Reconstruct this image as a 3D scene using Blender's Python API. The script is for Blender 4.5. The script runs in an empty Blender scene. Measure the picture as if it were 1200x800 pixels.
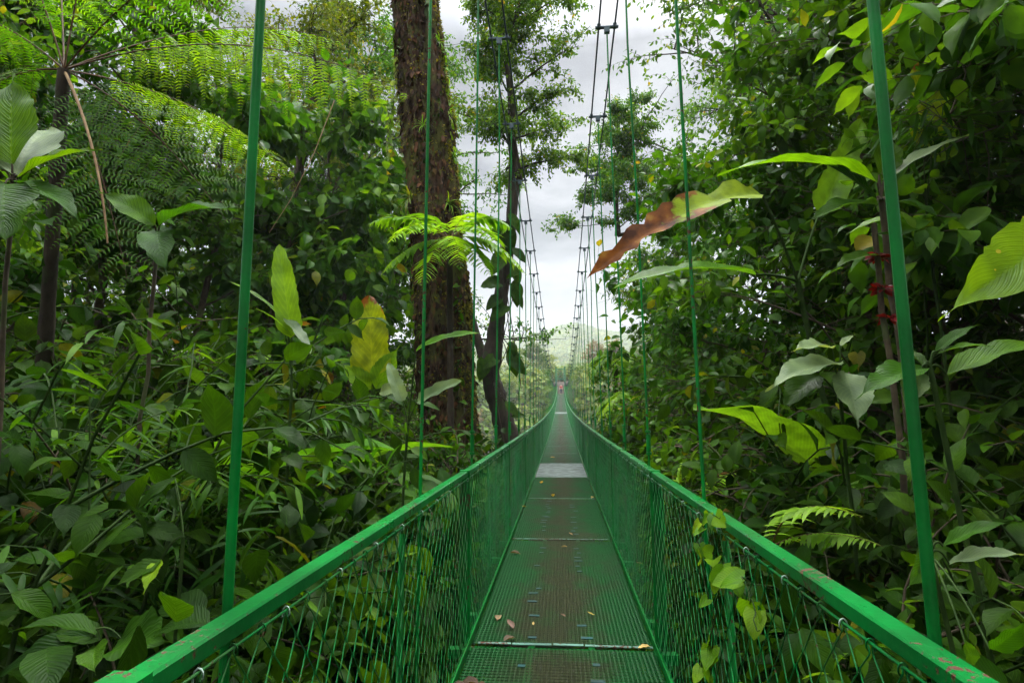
import bpy, math, random
import numpy as np
from mathutils import Vector, Matrix, Euler

R = math.radians
rng = np.random.default_rng(7)
random.seed(7)
scene = bpy.context.scene
COL = scene.collection
LEFT, RIGHT = -1, 1

# ------------------------------------------------------------------ camera
F_PX, CX, CY = 665.0, 600.0, 400.0
EYE = np.array([0.026, 0.0, 1.5])
cam_d = bpy.data.cameras.new('camera'); cam = bpy.data.objects.new('camera', cam_d); COL.objects.link(cam)
cam.location = EYE
cam.rotation_euler = (Matrix.Rotation(R(4.86), 3, 'Z') @ Matrix.Rotation(R(96.16), 3, 'X') @ Matrix.Rotation(R(-0.5), 3, 'Z')).to_euler()
cam_d.sensor_width = 36; cam_d.lens = 36 * F_PX / 1200
cam_d.clip_start = 0.02; cam_d.clip_end = 5000
scene.camera = cam
CAM_M = np.array(cam.rotation_euler.to_matrix())

def at(px, py, y):
    """World point seen at a photograph pixel, y metres along the bridge."""
    d = CAM_M @ np.array([(px - CX) / F_PX, (CY - py) / F_PX, -1.0])
    return EYE + d * (y / d[1])

def nrm(v):
    v = np.asarray(v, float)
    return v / np.maximum(np.linalg.norm(v, axis=-1, keepdims=True), 1e-9)

def sstep(a, b, x):
    t = np.clip((np.asarray(x, float) - a) / (b - a), 0, 1)
    return t * t * (3 - 2 * t)

# ------------------------------------------------------------------ terrain
def ground_z(x, y):
    x = np.asarray(x, float); y = np.asarray(y, float)
    a = np.abs(x)
    slope = np.where(x > 0, 0.60, 0.50)
    bank = -1.75 + slope * np.maximum(a - 1.0, 0) - 0.35 * slope * np.maximum(a - 9.0, 0)
    bank = np.minimum(bank, 3.0 + 0.02 * a)
    drop = -0.62 * np.maximum(y - 16, 0)
    near = bank + drop
    valley = -26 + 0.012 * a
    z = np.maximum(near, valley)
    z = z + 0.15 * np.sin(x * 1.3 + 2) * np.cos(y * 1.1) * (a > 1)
    farbank = -26 + 29.0 * sstep(74, 113, y) + 3 * np.sin(x * 0.05 + 1) * sstep(60, 110, y)
    z = np.where(y > 60, np.maximum(farbank, -26), z)
    hill = 122 * sstep(230, 1150, y) * (0.80 + 0.20 * np.sin(x * 0.0065 + 1.1) + 0.09 * np.sin(x * 0.021 + y * 0.008)) \
        + 3.0 * np.sin(x * 0.06 + 0.4 * np.sin(y * .05)) * sstep(180, 260, y)
    z = z - 10 * sstep(125, 190, y) * (1 - sstep(190, 300, y)) + hill
    return z

# ------------------------------------------------------------------ materials
def mat_new(name):
    m = bpy.data.materials.new(name); m.use_nodes = True
    nt = m.node_tree; nt.nodes.clear()
    return m, nt, nt.nodes, nt.links

def N(nodes, t, **kw):
    n = nodes.new(t)
    for k, v in kw.items():
        if k in n.inputs: n.inputs[k].default_value = v
        else: setattr(n, k, v)
    return n

def ramp(nodes, stops):
    r = nodes.new('ShaderNodeValToRGB'); cr = r.color_ramp
    while len(cr.elements) < len(stops): cr.elements.new(0.5)
    for e, (p, c) in zip(cr.elements, stops):
        e.position = p; e.color = (*c, 1)
    return r

def math_n(nodes, links, op, a, b=None, c=None):
    n = nodes.new('ShaderNodeMath'); n.operation = op
    for i, v in enumerate((a, b, c)):
        if v is None: continue
        if isinstance(v, (int, float)): n.inputs[i].default_value = v
        else: links.new(v, n.inputs[i])
    return n.outputs[0]

def leaf_mat(name, stops, rough=0.38, transl=0.30, veins=0, vein_amt=0.5, spots=0.0, tcol=(2.1, 1.9, 0.4), spec=0.13, brown_tip=None, sat=True):
    m, nt, nd, lk = mat_new(name)
    out = N(nd, 'ShaderNodeOutputMaterial')
    at_ = N(nd, 'ShaderNodeAttribute', attribute_name='tint')
    oi = N(nd, 'ShaderNodeObjectInfo')
    if sat: stops = [(p_, (c_[0] * 1.06, c_[1] * 1.12, c_[2] * 0.38)) for p_, c_ in stops]
    cr = ramp(nd, stops); lk.new(at_.outputs['Fac'], cr.inputs['Fac'])
    hs = N(nd, 'ShaderNodeHueSaturation')
    v = math_n(nd, lk, 'MULTIPLY_ADD', oi.outputs['Random'], 0.50, 0.78); lk.new(v, hs.inputs['Value'])
    h = math_n(nd, lk, 'MULTIPLY_ADD', oi.outputs['Random'], -0.025, 0.512); lk.new(h, hs.inputs['Hue'])
    lk.new(cr.outputs['Color'], hs.inputs['Color'])
    col = hs.outputs['Color']
    p = N(nd, 'ShaderNodeBsdfPrincipled', Roughness=rough)
    p.inputs['Specular IOR Level'].default_value = spec
    geo = N(nd, 'ShaderNodeNewGeometry')
    nz = N(nd, 'ShaderNodeTexNoise', Scale=9.0, Detail=3.0); lk.new(geo.outputs['Position'], nz.inputs['Vector'])
    mot = N(nd, 'ShaderNodeMixRGB', blend_type='MULTIPLY'); mot.inputs['Fac'].default_value = 0.6
    mr = ramp(nd, [(0.32, (0.30, 0.36, 0.30)), (0.68, (1.40, 1.30, 1.1))]); lk.new(nz.outputs['Fac'], mr.inputs['Fac'])
    lk.new(col, mot.inputs['Color1']); lk.new(mr.outputs['Color'], mot.inputs['Color2']); col = mot.outputs['Color']
    if veins:
        uv = N(nd, 'ShaderNodeUVMap', uv_map='UVMap'); sep = N(nd, 'ShaderNodeSeparateXYZ'); lk.new(uv.outputs['UV'], sep.inputs[0])
        au = math_n(nd, lk, 'ABSOLUTE', math_n(nd, lk, 'SUBTRACT', sep.outputs['X'], 0.5))
        ph = math_n(nd, lk, 'SUBTRACT', math_n(nd, lk, 'MULTIPLY', sep.outputs['Y'], float(veins)), math_n(nd, lk, 'MULTIPLY', au, veins * 0.55))
        s = math_n(nd, lk, 'SINE', math_n(nd, lk, 'MULTIPLY', ph, 6.2832))
        sp = math_n(nd, lk, 'POWER', math_n(nd, lk, 'MULTIPLY_ADD', s, 0.5, 0.5), 6.0)
        mid = math_n(nd, lk, 'LESS_THAN', au, 0.022)
        vv = math_n(nd, lk, 'MAXIMUM', sp, mid)
        mx = N(nd, 'ShaderNodeMixRGB', blend_type='MIX'); lk.new(math_n(nd, lk, 'MULTIPLY', vv, 0.35 * vein_amt), mx.inputs['Fac'])
        lk.new(col, mx.inputs['Color1'])
        li = N(nd, 'ShaderNodeMixRGB', blend_type='ADD'); li.inputs['Fac'].default_value = 1.0
        li.blend_type = 'MULTIPLY'; lk.new(col, li.inputs['Color1']); li.inputs['Color2'].default_value = (2.0, 1.7, 1.6, 1)
        lk.new(li.outputs['Color'], mx.inputs['Color2']); col = mx.outputs['Color']
        bp = N(nd, 'ShaderNodeBump', Strength=0.35 * vein_amt + 0.1, Distance=0.004)
        bh = math_n(nd, lk, 'MULTIPLY', vv, -1.0)
        bh = math_n(nd, lk, 'ADD', bh, math_n(nd, lk, 'MULTIPLY', s, 0.5))
        lk.new(bh, bp.inputs['Height']); lk.new(bp.outputs['Normal'], p.inputs['Normal'])
        if brown_tip:
            n2 = N(nd, 'ShaderNodeTexNoise', Scale=7.0, Detail=4.0); lk.new(geo.outputs['Position'], n2.inputs['Vector'])
            e = math_n(nd, lk, 'ADD', sep.outputs['Y'], math_n(nd, lk, 'MULTIPLY', math_n(nd, lk, 'SUBTRACT', n2.outputs['Fac'], 0.5), 0.7))
            e = math_n(nd, lk, 'ADD', e, math_n(nd, lk, 'MULTIPLY', au, 0.25))
            br = ramp(nd, [(brown_tip - 0.04, (0, 0, 0)), (brown_tip + 0.02, (1, 1, 1))]); lk.new(e, br.inputs['Fac'])
            bc = ramp(nd, [(0.35, (0.045, 0.014, 0.005)), (0.55, (0.17, 0.055, 0.012)), (0.72, (0.30, 0.17, 0.03))]); lk.new(n2.outputs['Fac'], bc.inputs['Fac'])
            m3 = N(nd, 'ShaderNodeMixRGB'); lk.new(br.outputs['Color'], m3.inputs['Fac']); lk.new(col, m3.inputs['Color1']); lk.new(bc.outputs['Color'], m3.inputs['Color2'])
            col = m3.outputs['Color']
    if spots:
        vo = N(nd, 'ShaderNodeTexVoronoi', Scale=26.0); lk.new(geo.outputs['Position'], vo.inputs['Vector'])
        n3 = N(nd, 'ShaderNodeTexNoise', Scale=6.0); lk.new(geo.outputs['Position'], n3.inputs['Vector'])
        th = math_n(nd, lk, 'MULTIPLY', n3.outputs['Fac'], spots)
        q = math_n(nd, lk, 'LESS_THAN', vo.outputs['Distance'], th)
        m4 = N(nd, 'ShaderNodeMixRGB'); lk.new(q, m4.inputs['Fac']); lk.new(col, m4.inputs['Color1']); m4.inputs['Color2'].default_value = (0.32, 0.30, 0.03, 1)
        col = m4.outputs['Color']
    lk.new(col, p.inputs['Base Color'])
    tr = N(nd, 'ShaderNodeBsdfTranslucent')
    tm = N(nd, 'ShaderNodeMixRGB', blend_type='MULTIPLY'); tm.inputs['Fac'].default_value = 1; lk.new(col, tm.inputs['Color1']); tm.inputs['Color2'].default_value = (*tcol, 1)
    lk.new(tm.outputs['Color'], tr.inputs['Color'])
    mix = N(nd, 'ShaderNodeMixShader'); mix.inputs['Fac'].default_value = transl
    lk.new(p.outputs[0], mix.inputs[1]); lk.new(tr.outputs[0], mix.inputs[2]); lk.new(mix.outputs[0], out.inputs['Surface'])
    return m

def noise_mat(name, c1, c2, scale=6, rough=0.85, bump=0.4, c3=None, detail=6, dist=0.03, stretch=(1, 1, 1), t3=(0.55, 0.65), spec=0.3):
    m, nt, nd, lk = mat_new(name)
    out = N(nd, 'ShaderNodeOutputMaterial'); p = N(nd, 'ShaderNodeBsdfPrincipled', Roughness=rough)
    p.inputs['Specular IOR Level'].default_value = spec
    geo = N(nd, 'ShaderNodeNewGeometry'); mp = N(nd, 'ShaderNodeMapping'); mp.inputs['Scale'].default_value = stretch
    lk.new(geo.outputs['Position'], mp.inputs['Vector'])
    nz = N(nd, 'ShaderNodeTexNoise', Scale=scale, Detail=detail, Roughness=0.6); lk.new(mp.outputs[0], nz.inputs['Vector'])
    cr = ramp(nd, [(0.3, c1), (0.7, c2)]); lk.new(nz.outputs['Fac'], cr.inputs['Fac'])
    col = cr.outputs['Color']
    if c3:
        n2 = N(nd, 'ShaderNodeTexNoise', Scale=scale * 0.35, Detail=5.0); lk.new(geo.outputs['Position'], n2.inputs['Vector'])
        r2 = ramp(nd, [(t3[0], (0, 0, 0)), (t3[1], (1, 1, 1))]); lk.new(n2.outputs['Fac'], r2.inputs['Fac'])
        mx = N(nd, 'ShaderNodeMixRGB'); lk.new(r2.outputs['Color'], mx.inputs['Fac']); lk.new(col, mx.inputs['Color1']); mx.inputs['Color2'].default_value = (*c3, 1)
        col = mx.outputs['Color']
    lk.new(col, p.inputs['Base Color'])
    bp = N(nd, 'ShaderNodeBump', Strength=bump, Distance=dist); lk.new(nz.outputs['Fac'], bp.inputs['Height']); lk.new(bp.outputs['Normal'], p.inputs['Normal'])
    lk.new(p.outputs[0], out.inputs['Surface'])
    return m

def paint_mat(name, base, rust=0.62, rough=0.36, dirt=(0.02, 0.03, 0.015), dirt_amt=0.5, metal=0.0):
    """Gloss enamel with rust chips and grime."""
    m, nt, nd, lk = mat_new(name)
    out = N(nd, 'ShaderNodeOutputMaterial'); p = N(nd, 'ShaderNodeBsdfPrincipled', Roughness=rough, Metallic=metal); p.inputs['Specular IOR Level'].default_value = 0.28
    geo = N(nd, 'ShaderNodeNewGeometry')
    n1 = N(nd, 'ShaderNodeTexNoise', Scale=5.0, Detail=6.0); lk.new(geo.outputs['Position'], n1.inputs['Vector'])
    cr = ramp(nd, [(0.35, tuple(c * 0.65 for c in base)), (0.65, tuple(c * 1.2 for c in base))]); lk.new(n1.outputs['Fac'], cr.inputs['Fac'])
    n0 = N(nd, 'ShaderNodeTexNoise', Scale=2.2, Detail=8.0, Roughness=0.7); lk.new(geo.outputs['Position'], n0.inputs['Vector'])
    dr = ramp(nd, [(0.48, (0, 0, 0)), (0.72, (dirt_amt,) * 3)]); lk.new(n0.outputs['Fac'], dr.inputs['Fac'])
    m1 = N(nd, 'ShaderNodeMixRGB'); lk.new(dr.outputs['Color'], m1.inputs['Fac']); lk.new(cr.outputs['Color'], m1.inputs['Color1']); m1.inputs['Color2'].default_value = (*dirt, 1)
    n2 = N(nd, 'ShaderNodeTexNoise', Scale=48.0, Detail=6.0, Roughness=0.6); lk.new(geo.outputs['Position'], n2.inputs['Vector'])
    n3 = N(nd, 'ShaderNodeTexNoise', Scale=3.0, Detail=2.0); lk.new(geo.outputs['Position'], n3.inputs['Vector'])
    s = math_n(nd, lk, 'MULTIPLY_ADD', n3.outputs['Fac'], 0.45, math_n(nd, lk, 'MULTIPLY', n2.outputs['Fac'], 0.7))
    rr = ramp(nd, [(rust, (0, 0, 0)), (rust + 0.02, (1, 1, 1))]); lk.new(s, rr.inputs['Fac'])
    m2 = N(nd, 'ShaderNodeMixRGB'); lk.new(rr.outputs['Color'], m2.inputs['Fac']); lk.new(m1.outputs['Color'], m2.inputs['Color1']); m2.inputs['Color2'].default_value = (0.075, 0.024, 0.012, 1)
    lk.new(m2.outputs['Color'], p.inputs['Base Color'])
    ro = math_n(nd, lk, 'MULTIPLY_ADD', rr.outputs['Color'], 0.4, math_n(nd, lk, 'MULTIPLY_ADD', n0.outputs['Fac'], 0.3, rough - 0.15))
    lk.new(ro, p.inputs['Roughness'])
    bp = N(nd, 'ShaderNodeBump', Strength=0.35, Distance=0.003); lk.new(math_n(nd, lk, 'SUBTRACT', n2.outputs['Fac'], rr.outputs['Color']), bp.inputs['Height']); lk.new(bp.outputs['Normal'], p.inputs['Normal'])
    lk.new(p.outputs[0], out.inputs['Surface'])
    return m

def deck_mat(name, edge, mid):
    """Green paint that foot traffic has worn away to brown along the middle of the walkway."""
    m, nt, nd, lk = mat_new(name)
    out = N(nd, 'ShaderNodeOutputMaterial'); p = N(nd, 'ShaderNodeBsdfPrincipled', Roughness=0.5); p.inputs['Specular IOR Level'].default_value = 0.3
    geo = N(nd, 'ShaderNodeNewGeometry'); sep = N(nd, 'ShaderNodeSeparateXYZ'); lk.new(geo.outputs['Position'], sep.inputs[0])
    n1 = N(nd, 'ShaderNodeTexNoise', Scale=2.4, Detail=6.0, Roughness=0.65); lk.new(geo.outputs['Position'], n1.inputs['Vector'])
    n2 = N(nd, 'ShaderNodeTexNoise', Scale=38.0, Detail=3.0); lk.new(geo.outputs['Position'], n2.inputs['Vector'])
    ax = math_n(nd, lk, 'ABSOLUTE', sep.outputs['X'])
    f = math_n(nd, lk, 'MULTIPLY_ADD', ax, 0.85, math_n(nd, lk, 'MULTIPLY', n1.outputs['Fac'], 1.25))
    f = math_n(nd, lk, 'MULTIPLY', math_n(nd, lk, 'ADD', f, math_n(nd, lk, 'MULTIPLY', n2.outputs['Fac'], 0.35)), 0.80)
    r = ramp(nd, [(0.66, (0.15, 0.15, 0.15)), (0.97, (0.92, 0.92, 0.92))]); lk.new(f, r.inputs['Fac'])
    cm = ramp(nd, [(0.3, tuple(c * .6 for c in mid)), (0.7, tuple(c * 1.5 for c in mid))]); lk.new(n2.outputs['Fac'], cm.inputs['Fac'])
    mx = N(nd, 'ShaderNodeMixRGB'); lk.new(r.outputs['Color'], mx.inputs['Fac']); lk.new(cm.outputs['Color'], mx.inputs['Color1']); mx.inputs['Color2'].default_value = (*edge, 1)
    lk.new(mx.outputs['Color'], p.inputs['Base Color'])
    bp = N(nd, 'ShaderNodeBump', Strength=0.4, Distance=0.002); lk.new(n2.outputs['Fac'], bp.inputs['Height']); lk.new(bp.outputs['Normal'], p.inputs['Normal'])
    lk.new(p.outputs[0], out.inputs['Surface'])
    return m

def plain_mat(name, c, rough=0.5, metal=0.0):
    m, nt, nd, lk = mat_new(name)
    out = N(nd, 'ShaderNodeOutputMaterial'); p = N(nd, 'ShaderNodeBsdfPrincipled', Roughness=rough, Metallic=metal)
    geo = N(nd, 'ShaderNodeNewGeometry'); nz = N(nd, 'ShaderNodeTexNoise', Scale=30.0, Detail=4.0); lk.new(geo.outputs['Position'], nz.inputs['Vector'])
    cr = ramp(nd, [(0.3, tuple(x * 0.75 for x in c)), (0.7, tuple(x * 1.2 for x in c))]); lk.new(nz.outputs['Fac'], cr.inputs['Fac'])
    lk.new(cr.outputs['Color'], p.inputs['Base Color']); lk.new(p.outputs[0], out.inputs['Surface'])
    return m

M = {}
M['paint'] = paint_mat('green_paint', (0.0006, 0.165, 0.022), rust=0.685, rough=0.36, dirt=(0.010, 0.040, 0.010), dirt_amt=0.5)
M['rail'] = paint_mat('rail_paint', (0.0006, 0.140, 0.022), rust=0.685, rough=0.30, dirt_amt=0.35)
M['wire'] = paint_mat('wire_paint', (0.0015, 0.16, 0.030), rust=0.70, rough=0.30, dirt=(0.07, 0.04, 0.015), dirt_amt=0.5)
def _silver_ties(m):
    nt = m.node_tree; nd, lk = nt.nodes, nt.links; p = [n for n in nd if n.type == 'BSDF_PRINCIPLED'][0]
    src = p.inputs['Base Color'].links[0].from_socket; a = N(nd, 'ShaderNodeAttribute', attribute_name='tint')
    mx = N(nd, 'ShaderNodeMixRGB'); lk.new(math_n(nd, lk, 'GREATER_THAN', a.outputs['Fac'], 0.9), mx.inputs['Fac']); lk.new(src, mx.inputs['Color1']); mx.inputs['Color2'].default_value = (0.42, 0.55, 0.48, 1)
    lk.new(mx.outputs['Color'], p.inputs['Base Color'])
_silver_ties(M['wire'])
M['deck'] = deck_mat('worn_deck_paint', (0.002, 0.070, 0.012), (0.034, 0.030, 0.013))
M['greydeck'] = paint_mat('grey_deck', (0.24, 0.28, 0.26), rust=0.75, rough=0.4, dirt=(0.06, 0.05, 0.04))
M['teal'] = paint_mat('teal_plate', (0.005, 0.05, 0.05), rust=0.72, rough=0.45)
M['strip'] = paint_mat('worn_strip', (0.09, 0.20, 0.15), rust=0.62, rough=0.35)
M['cable'] = plain_mat('cable_steel', (0.04, 0.06, 0.07), 0.45, 0.6)
M['tie'] = plain_mat('tie_wire', (0.45, 0.5, 0.48), 0.35, 0.7)
M['soil'] = noise_mat('soil', (0.012, 0.008, 0.004), (0.05, 0.032, 0.016), 3.0, 0.95, 0.6, c3=(0.018, 0.032, 0.008))
M['bark'] = noise_mat('mossy_bark', (0.012, 0.007, 0.004), (0.080, 0.040, 0.020), 11.0, 0.95, 1.0, c3=(0.060, 0.060, 0.010), stretch=(1, 1, 0.40), dist=0.08, t3=(0.43, 0.58), detail=9)
M['darkbark'] = noise_mat('dark_bark', (0.012, 0.009, 0.006), (0.06, 0.042, 0.028), 9.0, 0.9, 0.8, c3=(0.03, 0.045, 0.012), stretch=(1, 1, 0.3), dist=0.04)
M['twig'] = noise_mat('twig', (0.025, 0.018, 0.010), (0.085, 0.062, 0.036), 14.0, 0.85, 0.3, c3=(0.05, 0.06, 0.02))
M['greenstem'] = noise_mat('green_stem', (0.010, 0.026, 0.005), (0.035, 0.065, 0.012), 12.0, 0.7, 0.2, spec=0.1)
M['rachis'] = noise_mat('frond_stalk', (0.035, 0.016, 0.006), (0.11, 0.055, 0.018), 14.0, 0.7, 0.3)
M['deadstalk'] = noise_mat('dead_stalk', (0.16, 0.09, 0.04), (0.34, 0.22, 0.11), 12.0, 0.8, 0.2)
M['moss'] = leaf_mat('moss', [(0, (0.05, 0.065, 0.008)), (1, (0.22, 0.20, 0.025))], rough=0.8, transl=0.3, spec=0.2, sat=False)
G = lambda *s: list(s)
M['broad'] = leaf_mat('broad_leaf', G((0, (0.0053, 0.0190, 0.0047)), (0.5, (0.0148, 0.0449, 0.0079)), (0.88, (0.0290, 0.0766, 0.0106)), (0.97, (0.0845, 0.0845, 0.0106)), (1, (0.0739, 0.0422, 0.0158))), 0.40, 0.32, veins=8, vein_amt=0.9, spec=0.07)
M['narrow'] = leaf_mat('narrow_leaf', G((0, (0.0153, 0.0520, 0.0110)), (0.6, (0.0337, 0.0979, 0.0184)), (1, (0.0673, 0.1469, 0.0245))), 0.40, 0.40, spec=0.07)
M['mela'] = leaf_mat('ribbed_leaf', G((0, (0.0180, 0.0576, 0.0072)), (0.6, (0.0396, 0.1080, 0.0101)), (1, (0.0792, 0.1584, 0.0144))), 0.40, 0.35, veins=14, vein_amt=1.3)
M['fern'] = leaf_mat('fern_leaf', G((0, (0.0234, 0.0819, 0.0094)), (0.5, (0.0546, 0.1560, 0.0140)), (1, (0.1248, 0.2418, 0.0234))), 0.45, 0.5)
M['palefern'] = leaf_mat('pale_fern', G((0, (0.05, 0.14, 0.022)), (1, (0.16, 0.30, 0.05))), 0.45, 0.42)
M['bright'] = leaf_mat('bright_leaf', G((0, (0.05, 0.14, 0.012)), (0.6, (0.10, 0.22, 0.018)), (1, (0.20, 0.30, 0.03))), 0.38, 0.40, veins=10, vein_amt=0.8)
M['bush'] = leaf_mat('bush_leaf', G((0, (0.0137, 0.0471, 0.0086)), (0.5, (0.0309, 0.0899, 0.0137)), (0.9, (0.0643, 0.1456, 0.0205)), (1, (0.1456, 0.1543, 0.0257))), 0.40, 0.36, spec=0.07)
M['canopy'] = leaf_mat('canopy_leaf', G((0, (0.0189, 0.0648, 0.0162)), (0.55, (0.0432, 0.1188, 0.0216)), (0.93, (0.1013, 0.1958, 0.0297)), (1, (0.2160, 0.1755, 0.0405))), 0.44, 0.42)
M['olive'] = leaf_mat('olive_leaf', G((0, (0.0416, 0.0754, 0.0130)), (0.6, (0.0936, 0.1365, 0.0208)), (1, (0.1950, 0.1950, 0.0325))), 0.42, 0.32)
M['banana'] = leaf_mat('paddle_leaf', G((0, (0.045, 0.13, 0.02)), (1, (0.10, 0.22, 0.035))), 0.33, 0.35, veins=34, vein_amt=0.7)
M['dying'] = leaf_mat('dying_leaf', G((0, (0.10, 0.17, 0.02)), (1, (0.20, 0.26, 0.035))), 0.6, 0.35, veins=34, vein_amt=0.6, brown_tip=0.52, spec=0.1)
M['yellow'] = leaf_mat('yellow_leaf', G((0, (0.1600, 0.2160, 0.0096)), (1, (0.2080, 0.2400, 0.0120))), 0.4, 0.45, veins=12, vein_amt=0.8, brown_tip=0.97)
M['spotted'] = leaf_mat('spotted_leaf', G((0, (0.085, 0.19, 0.012)), (1, (0.10, 0.20, 0.014))), 0.3, 0.40, veins=22, vein_amt=0.6, spots=0.33)
M['silver'] = leaf_mat('silver_leaf', G((0, (0.10, 0.16, 0.075)), (1, (0.17, 0.24, 0.12))), 0.40, 0.3, veins=16, vein_amt=0.6, sat=False)
M['dead'] = leaf_mat('dead_leaf', G((0, (0.06, 0.035, 0.02)), (0.4, (0.22, 0.15, 0.12)), (0.75, (0.45, 0.30, 0.14)), (1, (0.50, 0.40, 0.12))), 0.6, 0.15, veins=8, sat=False)
M['far'] = leaf_mat('far_leaf', G((0, (0.055, 0.115, 0.014)), (0.6, (0.13, 0.20, 0.026)), (1, (0.27, 0.29, 0.05))), 0.6, 0.25, sat=False)
M['farbrown'] = leaf_mat('far_brown_leaf', G((0, (0.12, 0.085, 0.05)), (0.6, (0.19, 0.15, 0.085)), (1, (0.17, 0.18, 0.07))), 0.6, 0.25, sat=False)
M['red'] = leaf_mat('red_bract', G((0, (0.07, 0.003, 0.004)), (1, (0.22, 0.012, 0.010))), 0.5, 0.2, sat=False)
M['skin'] = plain_mat('skin', (0.45, 0.27, 0.19), 0.6); M['hair'] = plain_mat('hair', (0.03, 0.02, 0.015), 0.6)
M['shirt'] = plain_mat('red_shirt', (0.45, 0.05, 0.05), 0.8); M['jeans'] = plain_mat('dark_trousers', (0.02, 0.03, 0.07), 0.8)
M['pack'] = plain_mat('white_pack', (0.6, 0.6, 0.58), 0.8)
M['concrete'] = noise_mat('concrete', (0.25, 0.25, 0.23), (0.42, 0.41, 0.38), 4.0, 0.9, 0.3)

# ------------------------------------------------------------------ geometry store
class Geo:
    def __init__(s): s.V = []; s.F = []; s.U = []; s.T = []; s.I = []; s.n = 0; s.k = 0
    def add(s, V, F, U=None, T=None, per=None):
        V = np.asarray(V, np.float32).reshape(-1, 3); F = np.asarray(F, np.int64).reshape(-1, 4)
        s.V.append(V); s.F.append(F + s.n)
        s.U.append(np.zeros((len(V), 2), np.float32) if U is None else np.asarray(U, np.float32))
        s.T.append(np.full(len(V), 0.5, np.float32) if T is None else np.broadcast_to(np.asarray(T, np.float32), (len(V),)))
        s.I.append(s.k + (np.zeros(len(F), np.int64) if per is None else np.arange(len(F)) // per)); s.k = int(s.I[-1][-1]) + 1
        s.n += len(V)
    def flat(s):
        if len(s.V) > 1: s.V = [np.concatenate(s.V)]; s.F = [np.concatenate(s.F)]; s.U = [np.concatenate(s.U)]; s.T = [np.concatenate(s.T)]; s.I = [np.concatenate(s.I)]
        return s
    def without(s, bad_vertex):
        """A copy without every piece (leaf, twig) that has a marked vertex."""
        s.flat(); F, I = s.F[0], s.I[0]; bad = np.zeros(s.k, bool); bad[I[bad_vertex[F].any(1)]] = True
        F = F[~bad[I]]; used = np.zeros(s.n, bool); used[F.ravel()] = True; new = np.cumsum(used) - 1
        o = Geo()
        if len(F): o.add(s.V[0][used], new[F], s.U[0][used], s.T[0][used])
        return o
    def mesh(s, name, mat, smooth=True):
        me = bpy.data.meshes.new(name)
        if s.n:
            V = np.concatenate(s.V); F = np.concatenate(s.F); U = np.concatenate(s.U); T = np.concatenate(s.T)
            nf = len(F)
            me.vertices.add(len(V)); me.vertices.foreach_set('co', V.ravel())
            me.loops.add(nf * 4); me.loops.foreach_set('vertex_index', F.ravel().astype(np.int32))
            me.polygons.add(nf); me.polygons.foreach_set('loop_start', np.arange(0, nf * 4, 4, dtype=np.int32))
            me.polygons.foreach_set('use_smooth', np.full(nf, smooth))
            uv = me.uv_layers.new(name='UVMap'); uv.data.foreach_set('uv', U[F.ravel()].ravel())
            a = me.attributes.new('tint', 'FLOAT', 'POINT'); a.data.foreach_set('value', T.astype(np.float32))
            me.update(calc_edges=True)
        me.materials.append(mat)
        return me
    def obj(s, name, mat, parent=None, smooth=True, loc=None):
        o = bpy.data.objects.new(name, s.mesh(name, mat, smooth)); COL.objects.link(o)
        if parent is not None: o.parent = parent
        if loc is not None: o.location = loc
        return o
    def box(s, c, d, rot=None):
        c = np.asarray(c, float); h = np.asarray(d, float) / 2
        V = np.array([[x, y, z] for x in (-1, 1) for y in (-1, 1) for z in (-1, 1)]) * h
        if rot is not None: V = V @ np.asarray(rot).T
        s.add(V + c, [[0, 1, 3, 2], [4, 6, 7, 5], [0, 4, 5, 1], [2, 3, 7, 6], [0, 2, 6, 4], [1, 5, 7, 3]])
    def prism(s, prof, y0, y1, z0=0.0, z1=0.0):
        """Closed profile of (x, z) run along y."""
        p = np.asarray(prof, float); n = len(p)
        A = np.c_[p[:, 0], np.full(n, y0), p[:, 1] + z0]; B = np.c_[p[:, 0], np.full(n, y1), p[:, 1] + z1]
        i = np.arange(n); j = (i + 1) % n
        s.add(np.r_[A, B], np.c_[i, j, j + n, i + n])
        for cap in (A, B):
            c = cap.mean(0); s.add(np.r_[cap, c[None]], [[k, (k + 1) % n, n, n] for k in range(n)])

def tube(g, pts, r0, r1=None, sides=6, T=0.5, cap=True):
    pts = np.asarray(pts, float); n = len(pts); r1 = r0 if r1 is None else r1
    r = np.linspace(r0, r1, n) if np.ndim(r0) == 0 else np.asarray(r0)
    t = np.gradient(pts, axis=0); t = nrm(t)
    ref = np.array([0, 0, 1.0]) if abs(nrm(pts[-1] - pts[0])[2]) < 0.9 else np.array([0, 1.0, 0])
    a = nrm(np.cross(t, ref)); b = np.cross(t, a)
    ang = np.arange(sides) * 2 * math.pi / sides
    ring = a[:, None] * np.cos(ang)[None, :, None] + b[:, None] * np.sin(ang)[None, :, None]
    V = pts[:, None] + ring * r[:, None, None]
    i = np.arange(n - 1)[:, None] * sides; k = np.arange(sides)[None]; k2 = (k + 1) % sides
    F = np.stack([i + k, i + k2, i + sides + k2, i + sides + k], -1).reshape(-1, 4)
    g.add(V.reshape(-1, 3), F, T=T)
    if cap and sides > 3 and r0 is not None and np.min(r) > 0.004:
        for idx in (0, n - 1):
            c = V[idx]; g.add(np.r_[c, c.mean(0)[None]], [[q, (q + 1) % sides, sides, sides] for q in range(sides)], T=T)

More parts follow.
